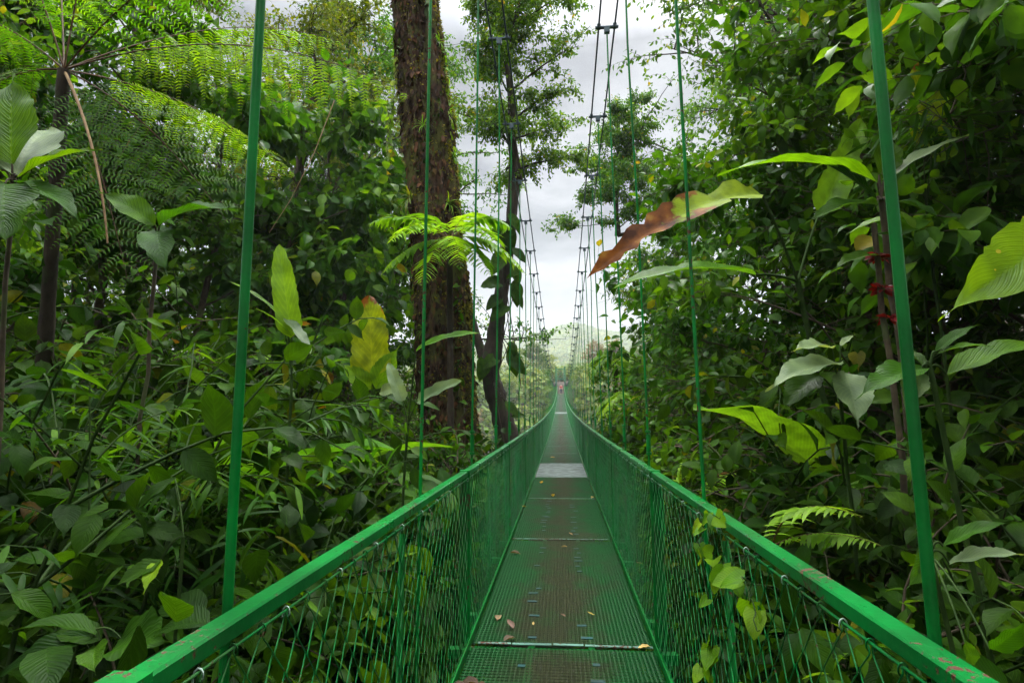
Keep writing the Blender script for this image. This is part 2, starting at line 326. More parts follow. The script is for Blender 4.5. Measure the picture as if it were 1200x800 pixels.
# ------------------------------------------------------------------ leaves
def leaf_tpl(shape, ratio, ns=4, na=1, droop=0.25, fold=0.25, wave=0.0, seed=0, torn=0.0, twist=0.0):
    r = np.random.default_rng(seed)
    t = np.linspace(0, 1, ns + 1)
    if shape == 'ell': w = np.sin(math.pi * np.clip(t, 0, 1) ** 0.85) ** 0.85 * (1 - 0.25 * t ** 3)
    elif shape == 'lance': w = (t + 0.02) ** 0.55 * (1 - t) ** 0.9 * 1.9
    elif shape == 'heart': w = np.where(t < 0.12, 0.75 + t * 2, 1.0) * (1 - t ** 1.7) ** 0.8
    elif shape == 'drip':
        w = np.sin(math.pi * np.clip(t * 1.12, 0, 1) ** 0.8) ** 0.9
        w = np.maximum(w, 0.07 * (1 - t))
    elif shape == 'paddle': w = np.minimum(1, (t / 0.10 + 0.02)) ** 0.6 * (1 - t ** 4) ** 0.75
    elif shape == 'strap': w = (1 - t) ** 0.6 * (0.5 + 0.5 * np.minimum(1, t * 4))
    w = np.maximum(w, 0.012) * ratio * 0.5
    u = np.linspace(-1, 1, 2 * na + 1)
    th = droop * 1.7 * t
    L = np.concatenate([[0], np.cumsum(np.diff(t))])
    dy = np.cos(th); dz = -np.sin(th)
    y = np.concatenate([[0], np.cumsum((dy[1:] + dy[:-1]) / 2 * np.diff(t))]); z = np.concatenate([[0], np.cumsum((dz[1:] + dz[:-1]) / 2 * np.diff(t))])
    uu, tt = np.meshgrid(u, t)
    ww = w[:, None] * np.ones_like(uu)
    if torn:
        tear = 1 - torn * r.random((ns + 1, 2)) * (r.random((ns + 1, 2)) < 0.45)
        ww = ww * np.where(uu < 0, tear[:, :1], np.where(uu > 0, tear[:, 1:], 1))
    X = uu * ww
    Z = z[:, None] + fold * np.abs(X) * np.cos(th)[:, None] + wave * ratio * np.sin(tt * 17 + uu * 1.5 + seed) * np.abs(uu) ** 1.3
    Z = Z + twist * X * tt
    Y = y[:, None] + 0.0 * uu + fold * np.abs(X) * np.sin(th)[:, None]
    if shape == 'heart': Y = Y - np.where(tt < 0.1, np.abs(uu) * 0.12, 0)
    V = np.stack([X, Y, Z], -1).reshape(-1, 3)
    c = 2 * na + 1
    i = np.arange(ns)[:, None] * c; k = np.arange(2 * na)[None]
    F = np.stack([i + k, i + k + 1, i + c + k + 1, i + c + k], -1).reshape(-1, 4)
    U = np.stack([(uu + 1) / 2, tt], -1).reshape(-1, 2)
    return V, F, U

def place(g, tpls, P, D, Nn, S, T):
    P = np.asarray(P, float).reshape(-1, 3); n = len(P)
    if not n: return
    D = nrm(D); Nn = np.broadcast_to(np.asarray(Nn, float), (n, 3)); S = np.broadcast_to(np.asarray(S, float), (n,)); T = np.broadcast_to(np.asarray(T, float), (n,))
    X = nrm(np.cross(D, Nn)); Z = np.cross(X, D)
    which = rng.integers(0, len(tpls), n)
    for k, (V, F, U) in enumerate(tpls):
        m = which == k
        if not m.any(): continue
        nn = m.sum()
        W = P[m][:, None] + S[m][:, None, None] * (V[None, :, 0:1] * X[m][:, None] + V[None, :, 1:2] * D[m][:, None] + V[None, :, 2:3] * Z[m][:, None])
        FF = (F[None] + (np.arange(nn) * len(V))[:, None, None]).reshape(-1, 4)
        g.add(W.reshape(-1, 3), FF, np.tile(U, (nn, 1)), np.repeat(T[m], len(V)), per=len(F))

def variants(shape, ratio, n=4, droop=(0.1, 0.5), fold=(0.15, 0.4), **kw):
    return [leaf_tpl(shape, ratio * rng.uniform(0.88, 1.12), droop=rng.uniform(*droop), fold=rng.uniform(*fold), seed=i + 1, twist=rng.uniform(-.4, .4), **kw) for i in range(n)]

LT = {
    'broad': variants('drip', 0.50, 5, ns=7, na=2, wave=0.03),
    'narrow': variants('lance', 0.20, 5, (0.15, 0.6), ns=5, na=1),
    'mela': variants('drip', 0.46, 4, ns=10, na=2, wave=0.03),
    'bush': variants('ell', 0.48, 4, ns=4, na=1),
    'canopy': variants('ell', 0.50, 4, ns=3, na=1),
    'pinnule': variants('strap', 0.30, 3, (0.05, 0.2), (0.0, 0.2), ns=2, na=1),
    'pinna': variants('strap', 0.26, 3, (0.15, 0.4), (0.05, 0.2), ns=5, na=1),
    'paddle': variants('paddle', 0.30, 3, (0.1, 0.45), (0.2, 0.4), ns=18, na=3, wave=0.04, torn=0.25),
    'heart': variants('heart', 0.85, 4, (0.1, 0.4), ns=6, na=2, wave=0.03),
    'strap': variants('strap', 0.09, 3, (0.4, 0.9), ns=6, na=1),
    'clump': variants('ell', 0.8, 3, (0.0, 0.4), ns=2, na=1),
}

def arc(p0, d0, L, n, bend=0.0, wob=0.1, up=0.0):
    p = np.array(p0, float); d = nrm(np.array(d0, float)); out = [p.copy()]; st = L / n
    for i in range(n):
        d = nrm(d + rng.normal(0, wob, 3) + np.array([0, 0, up - bend * (i + 1) / n]))
        p = p + d * st; out.append(p.copy())
    return np.array(out)

def rand_dirs(n, zmin=-0.2, zmax=0.6):
    a = rng.uniform(0, 2 * math.pi, n); z = rng.uniform(zmin, zmax, n); r = np.sqrt(1 - z * z)
    return np.c_[np.cos(a) * r, np.sin(a) * r, z]

def along(pts, t):
    t = np.atleast_1d(t) * (len(pts) - 1); i = np.clip(t.astype(int), 0, len(pts) - 2); f = (t - i)[:, None]
    return pts[i] * (1 - f) + pts[i + 1] * f, nrm(pts[i + 1] - pts[i])

class Sites:
    def __init__(s): s.P = []; s.D = []; s.N = []; s.S = []; s.T = []
    def put(s, P, D, N_, S, T): s.P.append(P); s.D.append(D); s.N.append(N_); s.S.append(S); s.T.append(T)
    def flush(s, g, tpls):
        if s.P: place(g, tpls, np.concatenate(s.P), np.concatenate(s.D), np.concatenate(s.N), np.concatenate(s.S), np.concatenate(s.T))

def leaf_along(si, pts, n, L, t0=0.2, droop=0.3, opp=False, flat=False, tn=None, fwd=0.45, nz=0.35):
    t = np.linspace(t0, 1, n) if n > 1 else np.array([1.0])
    P, Tn = along(pts, np.minimum(t, 0.999))
    ref = np.array([0, 0, 1.0])
    side = nrm(np.cross(Tn, ref) + 1e-3); upv = np.cross(side, Tn)
    if flat: ph = np.where(np.arange(n) % 2 == 0, 0, math.pi) + rng.normal(0, 0.15, n)
    else: ph = np.arange(n) * 2.4 + rng.uniform(0, 6.28) + rng.normal(0, 0.3, n)
    sets = [ph, ph + math.pi] if opp else [ph]
    for q in sets:
        lat = side * np.cos(q)[:, None] + upv * np.sin(q)[:, None]
        f = np.where(t > 0.95, 2.0, fwd)[:, None]
        D = nrm(lat + Tn * f + np.array([0, 0, -droop]) + rng.normal(0, 0.15, (n, 3)))
        Nn = np.array([0, 0, 1.0]) + rng.normal(0, nz, (n, 3))
        S = L * rng.uniform(0.7, 1.15, n) * (1 - 0.25 * t)
        T = np.clip(rng.beta(2, 2.4, n) + 0.25 * (t - 0.5) if tn is None else tn + rng.normal(0, .1, n), 0, 1)
        si.put(P, D, Nn, S, T)

# ------------------------------------------------------------------ things
def tag(o, label=None, cat=None, group=None, kind=None):
    if label: o['label'] = label
    if cat: o['category'] = cat
    if group: o['group'] = group
    if kind: o['kind'] = kind
    return o

def empty(name, loc=(0, 0, 0), rz=0.0):
    o = bpy.data.objects.new(name, None); COL.objects.link(o); o.location = loc; o.rotation_euler = (0, 0, rz); o.empty_display_size = 0.2
    return o

def copy_tree(o, parent=None):
    c = o.copy(); COL.objects.link(c)
    if parent is not None: c.parent = parent
    for ch in list(o.children): copy_tree(ch, c)
    return c

def plant(name, label, cat, loc, parts, group=None):
    root = empty(name, loc); tag(root, label, cat, group)
    for pn, g, mat in parts:
        if abs(loc[0]) < 6 and loc[1] < 40 and pn != 'flowers' and 'vine' not in name:
            bad = in_walkway(g.flat().V[0] + np.asarray(loc, float)) if g.n else np.zeros(1, bool)
            if bad.any(): g = g.without(bad)
        g.obj(pn, M[mat] if isinstance(mat, str) else mat, root)
    return root

# ------------------------------------------------------------------ world: overcast sky
w = bpy.data.worlds.new('World'); scene.world = w; w.use_nodes = True
nt = w.node_tree; nd, lk = nt.nodes, nt.links; nd.clear()
SUN_EL, SUN_AZ = R(60), R(12)
out = N(nd, 'ShaderNodeOutputWorld')
sky = nd.new('ShaderNodeTexSky'); sky.sky_type = 'NISHITA'; sky.sun_disc = False; sky.sun_elevation = SUN_EL; sky.sun_rotation = SUN_AZ
bg1 = N(nd, 'ShaderNodeBackground', Strength=0.10); lk.new(sky.outputs[0], bg1.inputs['Color'])
tc = N(nd, 'ShaderNodeTexCoord'); sep = N(nd, 'ShaderNodeSeparateXYZ'); lk.new(tc.outputs['Generated'], sep.inputs[0])
zc = math_n(nd, lk, 'MAXIMUM', sep.outputs['Z'], 0.0)
dv = math_n(nd, lk, 'ADD', zc, 0.25)
cb = N(nd, 'ShaderNodeCombineXYZ')
lk.new(math_n(nd, lk, 'DIVIDE', sep.outputs['X'], dv), cb.inputs[0]); lk.new(math_n(nd, lk, 'DIVIDE', sep.outputs['Y'], dv), cb.inputs[1]); cb.inputs[2].default_value = 3.7
cn = N(nd, 'ShaderNodeTexNoise', Scale=2.6, Detail=7.0, Roughness=0.55, Distortion=0.25); lk.new(cb.outputs[0], cn.inputs['Vector'])
cr = ramp(nd, [(0.38, (0.23, 0.238, 0.252)), (0.50, (0.38, 0.388, 0.402)), (0.60, (0.54, 0.55, 0.562))]); lk.new(cn.outputs['Fac'], cr.inputs['Fac'])
# sky overhead boosted far past overcast to top-light the leaves; mist whitens the rim
rim = ramp(nd, [(0.05, (1, 1, 1)), (0.30, (0, 0, 0))]); lk.new(zc, rim.inputs['Fac'])
mx = N(nd, 'ShaderNodeMixRGB'); lk.new(rim.outputs['Color'], mx.inputs['Fac']); lk.new(cr.outputs['Color'], mx.inputs['Color1']); mx.inputs['Color2'].default_value = (0.50, 0.51, 0.53, 1)
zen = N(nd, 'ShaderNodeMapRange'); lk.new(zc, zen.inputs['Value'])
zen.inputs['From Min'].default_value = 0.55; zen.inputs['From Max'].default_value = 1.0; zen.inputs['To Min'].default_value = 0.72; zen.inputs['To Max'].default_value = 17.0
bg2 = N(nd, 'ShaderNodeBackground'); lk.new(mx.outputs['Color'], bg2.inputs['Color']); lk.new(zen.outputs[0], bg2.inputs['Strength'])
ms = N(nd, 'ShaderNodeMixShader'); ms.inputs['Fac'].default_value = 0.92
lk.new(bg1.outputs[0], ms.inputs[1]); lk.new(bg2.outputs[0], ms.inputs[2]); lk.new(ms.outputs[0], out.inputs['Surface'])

sd = bpy.data.lights.new('sun', 'SUN'); sd.energy = 1.5; sd.angle = R(18); sd.color = (1, 0.97, 0.92)
so = bpy.data.objects.new('sun', sd); COL.objects.link(so)
sdir = np.array([math.sin(SUN_AZ) * math.cos(SUN_EL), math.cos(SUN_AZ) * math.cos(SUN_EL), math.sin(SUN_EL)])
so.rotation_euler = Vector(-sdir).to_track_quat('-Z', 'Y').to_euler()

# ------------------------------------------------------------------ ground
def spaced(a, b, n, k):
    s = np.linspace(-1, 1, n); v = np.sinh(s * k) / math.sinh(k)
    return np.where(v < 0, v * a, v * b)
gx = spaced(1200, 1200, 150, 6.0)
gy = np.concatenate([np.linspace(-40, 30, 90), np.linspace(31, 200, 90), np.linspace(206, 1500, 70)])
GX, GY = np.meshgrid(gx, gy); GZ = ground_z(GX, GY)
nx, ny = len(gx), len(gy)
i = np.arange(ny - 1)[:, None] * nx; k = np.arange(nx - 1)[None]
g = Geo(); g.add(np.stack([GX, GY, GZ], -1).reshape(-1, 3), np.stack([i + k, i + k + 1, i + nx + k + 1, i + nx + k], -1).reshape(-1, 4))
tag(g.obj('ground', M['soil']), kind='structure')

# ------------------------------------------------------------------ bridge
deck_z = lambda y: 0.00045 * (y - 20) ** 2 - 0.22
cable_z = lambda y: 4.25 - 0.08 * (y - 21) + 0.00137 * (y - 21) ** 2
BAY, Y0, Y1 = 3.1, -2.25, 109.35
XR, XH, XC = 0.645, 0.70, 0.62
NB = int(round((Y1 - Y0) / BAY))
bridge = empty('suspension_footbridge', (0, Y0, deck_z(Y0)))
tag(bridge, 'long narrow green steel suspension footbridge with chain-link sides running away into the valley', 'footbridge')
BO = np.array([0, Y0, deck_z(Y0)])

def child(src, parent, loc, rot=(0, 0, 0)):
    c = src.copy(); COL.objects.link(c); c.parent = parent; c.location = loc; c.rotation_euler = rot
    return c

# expanded-metal deck panel
def deck_panel():
    g = Geo(); cw, cl = 0.027, 0.038; W2 = 0.605; Ln = BAY - 0.05
    nxc, nyc = int(2 * W2 / cw), int(Ln / cl)
    ox = np.arange(nxc) * cw - nxc * cw / 2; oy = np.arange(nyc) * cl + 0.025
    X, Y = np.meshgrid(ox, oy); n = X.size
    X = X.ravel(); Y = Y.ravel()
    pts = np.array([[0, .5, 0], [.5, 0, 0], [1, .5, 0], [.5, 1, 0]])
    for a, b in ((0, 1), (1, 2), (2, 3), (3, 0)):
        A = pts[a] * [cw, cl, 0]; B = pts[b] * [cw, cl, 0]
        t = nrm(B - A); s = np.array([-t[1], t[0], 0]) * 0.0042
        sign = 1 if a in (0, 1) else -1
        lo, hi = (0.0, 0.007)
        zA = [hi if a in (1, 3) else lo] * 1
        V = np.array([A - s + [0, 0, lo], A + s + [0, 0, hi], B + s + [0, 0, hi], B - s + [0, 0, lo]])
        Vb = V - [0, 0, 0.003]
        VV = np.concatenate([V, Vb])
        W = np.stack([X, Y, 0 * X], -1)[:, None] + VV[None]
        FF = np.array([[0, 1, 2, 3], [4, 7, 6, 5], [1, 5, 6, 2], [0, 3, 7, 4]])
        g.add(W.reshape(-1, 3), (FF[None] + (np.arange(n) * 8)[:, None, None]).reshape(-1, 4))
    return g
panel_me = deck_panel().mesh('deck_panel', M['deck'], smooth=False)
grey_me = panel_me.copy(); grey_me.materials[0] = M['greydeck']
gb = Geo()
gb.box((0, 0, -0.05), (1.50, 0.06, 0.06))
beam_me = gb.mesh('cross_beam', M['paint'], False)
ga = Geo()
for sx in (-1, 1):
    ga.prism([(sx * 0.608, -0.02), (sx * 0.608, 0.035), (sx * 0.614, 0.035), (sx * 0.614, -0.013), (sx * 0.640, -0.013), (sx * 0.640, -0.02)], 0, BAY)
ga.box((-0.2, BAY / 2, -0.03), (0.04, BAY, 0.03)); ga.box((0.2, BAY / 2, -0.03), (0.04, BAY, 0.03))
edge_me = ga.mesh('deck_edge_angle', M['paint'], False)
# handrail bay: bevelled box section
gr = Geo(); b = 0.005; hw, hh = 0.025, 0.019
prof = [(-hw + b, -hh), (hw - b, -hh), (hw, -hh + b), (hw, hh - b), (hw - b, hh), (-hw + b, hh), (-hw, hh - b), (-hw, -hh + b)]
gr.prism(prof, 0.02, BAY - 0.02)
rail_me = gr.mesh('handrail', M['rail'], False)
gr = Geo(); gr.prism(prof, -BAY - 1.0, BAY - 0.02); long_rail_me = gr.mesh('handrail', M['rail'], False)
# chain-link mesh of one bay
def chain_link():
    g = Geo(); p = 0.054; z0, z1 = 0.04, 1.076; nw = int((BAY - 0.07) / p); nz = 2 * int((z1 - z0) / 0.118); dz = (z1 - z0) / nz
    wob = rng.normal(0, .0022, (nw + 2, nz + 1)); zwob = rng.normal(0, .0022, (nw + 2, nz + 1)); bulge = rng.uniform(0, 6)
    for j in range(nw):
        y = 0.035 + (j + 0.5) * (BAY - 0.07) / nw; P = []
        for q in range(nz + 1):
            sg = -1 if (q + j) % 2 == 0 else 1; z = z1 - q * dz + zwob[j + (sg > 0), q]; yo = y + sg * p * 0.515 + wob[j + (sg > 0), q]
            xo = 0.012 * math.sin(y * 1.9 + bulge) * math.sin(math.pi * q / nz) + (0.0026 if sg > 0 else -0.0026)
            P += [(xo, yo - sg * .0062, z + .0105), (xo, yo - sg * .0006, z + .0035), (xo, yo - sg * .0006, z - .0035), (xo, yo - sg * .0062, z - .0105)]
        tube(g, P, 0.0021, sides=4, T=0.3, cap=False)
        if j % 2 == 1:
            a = np.linspace(-0.8, 5.2, 9); y_ = y + p * .5
            lp = np.stack([np.cos(a) * 0.007, y_ + np.linspace(-.006, 0.010, 9), z1 + 0.006 + np.sin(a) * 0.013], -1)
            tube(g, lp, 0.0021, sides=4, T=1.0 if j % 6 == 1 else 0.3)
    for z in (z1 + 0.012, z0):
        tube(g, [(0, 0, z), (0, BAY * .25, z - .003), (0, BAY * .5, z - .006), (0, BAY, z)], 0.0034 if z > 1 else 0.0018, sides=6, T=0.3)
    return g, None
cg, ts = chain_link()
mesh_me = cg.mesh('chain_link_mesh', M['wire'])
# post: angle iron
gp = Geo()
gp.prism([(-0.032, -0.031), (0.032, -0.031), (0.032, -0.024), (-0.025, -0.024), (-0.025, 0.031), (-0.032, 0.031)], 0, 1.132)
gp.box((0, 1.139, 0), (0.064, 0.012, 0.060))
post_me = gp.mesh('post', M['paint'], False)
# joint strip: worn pieces of flat bar
gs = Geo()
xs = [-0.56, -0.33, -0.06, 0.15, 0.46, 0.60]
for a_, b_ in zip(xs[:-1], xs[1:]):
    gs.box(((a_ + b_) / 2, rng.normal(0, 0.003), 0.0125 + rng.uniform(0, 0.003)), (b_ - a_ - 0.012, 0.026 + rng.uniform(0, 0.006), 0.005), Matrix.Rotation(rng.normal(0, 0.012), 3, 'Z'))
strip_me = gs.mesh('joint_strip', M['strip'], False)
tab_me = []
for q in range(4):
    gt = Geo(); gt.box((0, 0, 0), (0.045 + 0.012 * q, 0.032, 0.004)); tab_me.append(gt.mesh('weld_plate', M['teal'], False))

for kb in range(NB):
    ya = Y0 + kb * BAY; za, zb = deck_z(ya), deck_z(ya + BAY)
    rx = math.atan2(zb - za, BAY); loc = np.array([0, ya, za]) - BO; rot = (rx, 0, 0)
    grey = kb in (5, 19)
    def addp(name, me, l=loc, r=rot, parent=bridge, sc=None):
        o = bpy.data.objects.new(name, me); COL.objects.link(o); o.parent = parent; o.location = l; o.rotation_euler = r
        if sc: o.scale = sc
        return o
    dp = addp('deck_panel', grey_me if grey else panel_me)
    if grey: dp['label'] = 'unpainted light grey deck panel'
    if kb in (1, 2, 3):
        for tx in (-0.22, 0.17):
            for q in range(16):
                if rng.random() < 0.5: addp('weld_plate', tab_me[int(rng.integers(4))], (tx + rng.normal(0, .02), 0.15 + q * 0.178 + rng.normal(0, .025), 0.0095), (0, 0, rng.normal(0, .05)), dp)
    addp('deck_edge_angle', edge_me)
    addp('cross_beam', beam_me)
    st = addp('joint_strip', strip_me); st.scale.x = -1 if kb % 2 else 1
    for sx in (LEFT, RIGHT):
        up = np.array([0, -math.sin(rx), math.cos(rx)])
        if kb > 0: addp('handrail', long_rail_me if kb == 1 else rail_me, loc + np.array([sx * XR, 0, 0]) + up * 1.120)
        mo = addp('chain_link_mesh', mesh_me, loc + np.array([sx * (XR - 0.022), 0, 0]))
        if sx < 0: mo.scale.x = -1
        po = addp('post', post_me, loc + np.array([sx * XR, 0, 0]), (R(90), 0, 0))
        po.scale = (-sx, 1, 1)

# hangers: rod, lower strap, clamp at the main cable
hang_y = {LEFT: 1.20, RIGHT: 1.13}; HS = 1.66
rest = Geo()
def hanger_geo(g, sx, y, near):
    zt = cable_z(y); zd = deck_z(y); r = 0.0108 if near < 1 else 0.0086
    n = 5; t = np.linspace(0, 1, n)[:, None]
    a = np.array([sx * XH, y, zd + 0.02]); bb = np.array([sx * XC, y, zt - 0.03])
    p = a * (1 - t) + bb * t
    if near >= 2: p[1:-1] += rng.normal(0, 0.008, (n - 2, 3)) * [1, 1, 0]
    tube(g, p, r, sides=10 if near < 6 else 6)
def sleeve_geo(g, sx, y):
    zd, zt = deck_z(y), cable_z(y); f = lambda z: sx * (XH + (XC - XH) * (z - zd) / max(zt - zd, .5))
    for z, h_, r_ in ((zd + 1.30, .13, .0165), (zd + 1.22, .018, .021), (zd + 1.385, .018, .021)):
        tube(g, [(f(z), y, z - h_ / 2), (f(z), y, z + h_ / 2)], r_, sides=8)
def strap_geo(g, sx, y):
    zd = deck_z(y)
    g.box((sx * (XH + 0.045), y - 0.13, zd + 0.46), (0.010, 0.075, 1.0), Matrix.Rotation(sx * 0.05, 3, 'Y') @ Matrix.Rotation(-0.22, 3, 'X'))
    g.box((sx * (XH - 0.005), y, zd - 0.02), (0.11, 0.07, 0.05))
def clamp_geo(g, sx, y):
    zt = cable_z(y)
    g.box((sx * XC, y, zt - 0.012), (0.26, 0.04, 0.016)); g.box((sx * XC, y, zt - 0.05), (0.06, 0.05, 0.06))
    for q in (-.09, .09): g.box((sx * XC + q, y, zt + 0.0), (0.04, 0.05, 0.045))
count = 0
for kh in range(66):
    for sx in (LEFT, RIGHT):
        y = hang_y[sx] + kh * HS
        if y > 107.5: continue
        count += 1
        o3 = -BO
        if count <= 100:
            g = Geo(); hanger_geo(g, sx, y, kh); h = g.obj('hanger_cable', M['paint'], bridge, loc=o3)
            g = Geo(); strap_geo(g, sx, y); g.obj('hanger_strap', M['paint'], h, False)
            if kh > 1: g = Geo(); sleeve_geo(g, sx, y); g.obj('turnbuckle', M['paint'], h, False)
            g = Geo(); clamp_geo(g, sx, y); g.obj('cable_clamp', M['cable'], h, False)
        else:
            hanger_geo(rest, sx, y, kh); strap_geo(rest, sx, y); clamp_geo(rest, sx, y)
tag(rest.obj('distant_hanger_cables', M['paint'], bridge, loc=-BO), kind='stuff')
yy = np.linspace(-14, 109.4, 160)
for sx in (LEFT, RIGHT):
    for q in (-0.09, 0.09):
        g = Geo(); tube(g, np.c_[np.full_like(yy, sx * XC + q), yy, cable_z(yy) + 0.0], 0.0105, sides=6); g.obj('main_cable', M['cable'], bridge, loc=-BO)
# far tower
tz = deck_z(109.4)
tw = empty('tower', np.array([0, 109.4, tz]) - BO); tw.parent = bridge
for sx in (LEFT, RIGHT):
    g = Geo(); g.box((sx * 0.85, 0, 1.8), (0.28, 0.3, 6.0)); g.box((sx * 0.85, 0, 4.87), (0.40, 0.42, 0.14)); g.obj('tower_column', M['paint'], tw, False)
g = Geo()
for z in (2.6, 4.5): g.box((0, 0, z), (1.42, 0.16, 0.2))
for s_ in (-1, 1): tube(g, [(-0.72, 0.02 * s_, 3.55 - s_ * .8), (0.72, 0.02 * s_, 3.55 + s_ * .8)], 0.05, sides=6)
g.obj('tower_bracing', M['paint'], tw, False)
g = Geo(); g.box((0, 111.4, tz - 1.0), (3.4, 4.0, 1.9)); ab = g.obj('abutment', M['concrete'], bridge, False, loc=-BO)

# ------------------------------------------------------------------ plant prototypes
def shrub(seed, H, nst, leaf, L, leaves_per, branches=3, spread=0.5, opp=False, flat=False, bend=0.35, droop=0.35, r=0.012, brl=0.35, t0=0.30):
    global rng
    rng = np.random.default_rng(seed)
    st, si, lf = Geo(), Sites(), Geo()
    for s in range(nst):
        a = s * 2.4 + rng.uniform(-.4, .4); out_ = spread * rng.uniform(0.3, 1.1)
        base = np.array([math.cos(a), math.sin(a), 0]) * 0.08
        p = arc(base, (math.cos(a) * out_, math.sin(a) * out_, 1), H * rng.uniform(0.55, 1.08), 9, bend, 0.07)
        tube(st, p, r, r * 0.3, 5, cap=False)
        leaf_along(si, p, leaves_per + 3, L, t0, droop, opp, flat)
        for q in range(branches + 2):
            t = rng.uniform(max(0.2, t0 - .1), 0.92); P, Tn = along(p, t)
            d = nrm(Tn[0] * 0.7 + rand_dirs(1, -0.1, 0.5)[0])
            bpt = arc(P[0], d, H * brl * rng.uniform(0.6, 1.2), 6, bend * 0.9, 0.08)
            tube(st, bpt, r * 0.55, r * 0.2, 4, cap=False)
            leaf_along(si, bpt, leaves_per, L, 0.15, droop, opp, flat)
    si.flush(lf, LT[leaf])
    return st, lf

def frond(g, gs, curve, Lp, npair, bip=True, tint=0.5, hang=0.2, r=0.012, pin_l=0.055, nn=14, t0=0.12, up=(0, 0, 1)):
    """curve: points of the stalk; Lp: length of the longest side leaflet."""
    tube(gs, curve, r, r * 0.2, 5, cap=False)
    t = np.linspace(t0, 0.985, npair); P, Tn = along(curve, t)
    prof = np.sin(math.pi * np.clip((t - t0) / (1 - t0) * 0.88 + 0.12, 0, 1)) ** 0.7
    upv = np.array(up, float)
    for sgn in (-1, 1):
        side = nrm(np.cross(Tn, upv)) * sgn
        for q in range(npair):
            d = nrm(side[q] + Tn[q] * 0.45 + np.array([0, 0, -hang * rng.uniform(.6, 1.3)]) + rng.normal(0, 0.10, 3))
            ln = Lp * prof[q] * rng.uniform(0.80, 1.08)
            if ln < 0.02 or rng.random() < 0.03: continue
            if not bip:
                place(g, LT['pinna'], P[q], d[None], upv + rng.normal(0, .15, 3), [ln], [np.clip(tint + rng.normal(0, .14), 0, 1)]); continue
            pc = arc(P[q], d, ln, 5, 0.12 + hang * 0.6, 0.02)
            tube(gs, pc, r * 0.22, r * 0.08, 3, cap=False)
            k = max(4, int(nn * prof[q])); tt = np.linspace(0.04, 0.98, k); PP, TT = along(pc, tt)
            pu = nrm(np.cross(nrm(np.cross(TT, upv)), TT))
            for s2 in (-1, 1):
                sd_ = nrm(np.cross(TT, upv)) * s2
                D = nrm(sd_ + TT * 0.35 + rng.normal(0, .06, (k, 3)))
                S = pin_l * (1 - 0.75 * tt ** 2.2) * rng.uniform(0.85, 1.1, k) * (0.6 + 0.4 * prof[q])
                place(g, LT['pinnule'], PP, D, pu + rng.normal(0, .12, (k, 3)), S, np.clip(tint + rng.normal(0, .16, k), 0, 1))

def bez(a, c, b, n=16):
    t = np.linspace(0, 1, n)[:, None]; a, b, c = map(np.asarray, (a, b, c))
    return a * (1 - t) ** 2 + 2 * c * t * (1 - t) + b * t ** 2

def fern_clump(seed, L=0.9, nf=11):
    global rng
    rng = np.random.default_rng(seed); g, gs = Geo(), Geo()
    for q in range(nf):
        a = q * 2.4; l = L * rng.uniform(0.7, 1.15); e = rng.uniform(0.5, 0.95)
        tip = np.array([math.cos(a) * l * e, math.sin(a) * l * e, l * rng.uniform(0.15, 0.5)])
        c = bez((0, 0, 0), (tip[0] * .45, tip[1] * .45, l * 0.75), tip, 14)
        frond(g, gs, c, l * 0.20, 24, False, rng.uniform(.3, .9), 0.15, 0.005)
    return gs, g

def paddle_plant(seed, L=0.8, n=8, H=1.2):
    global rng
    rng = np.random.default_rng(seed); st, lf = Geo(), Geo()
    for q in range(n):
        a = q * 2.4; b_ = np.array([math.cos(a), math.sin(a), 0]) * 0.06
        p = arc(b_, (math.cos(a) * .3, math.sin(a) * .3, 1), H * rng.uniform(.6, 1.1), 7, 0.2, 0.04)
        tube(st, p, 0.014, 0.007, 6, cap=False)
        d = nrm(p[-1] - p[-2]); d = nrm(d + np.array([math.cos(a), math.sin(a), 0]) * rng.uniform(.3, 1.0))
        place(lf, LT['paddle'], p[-1], d[None], np.array([-math.cos(a), -math.sin(a), 1.2]), [L * rng.uniform(.7, 1.2)], [rng.random()])
    return st, lf

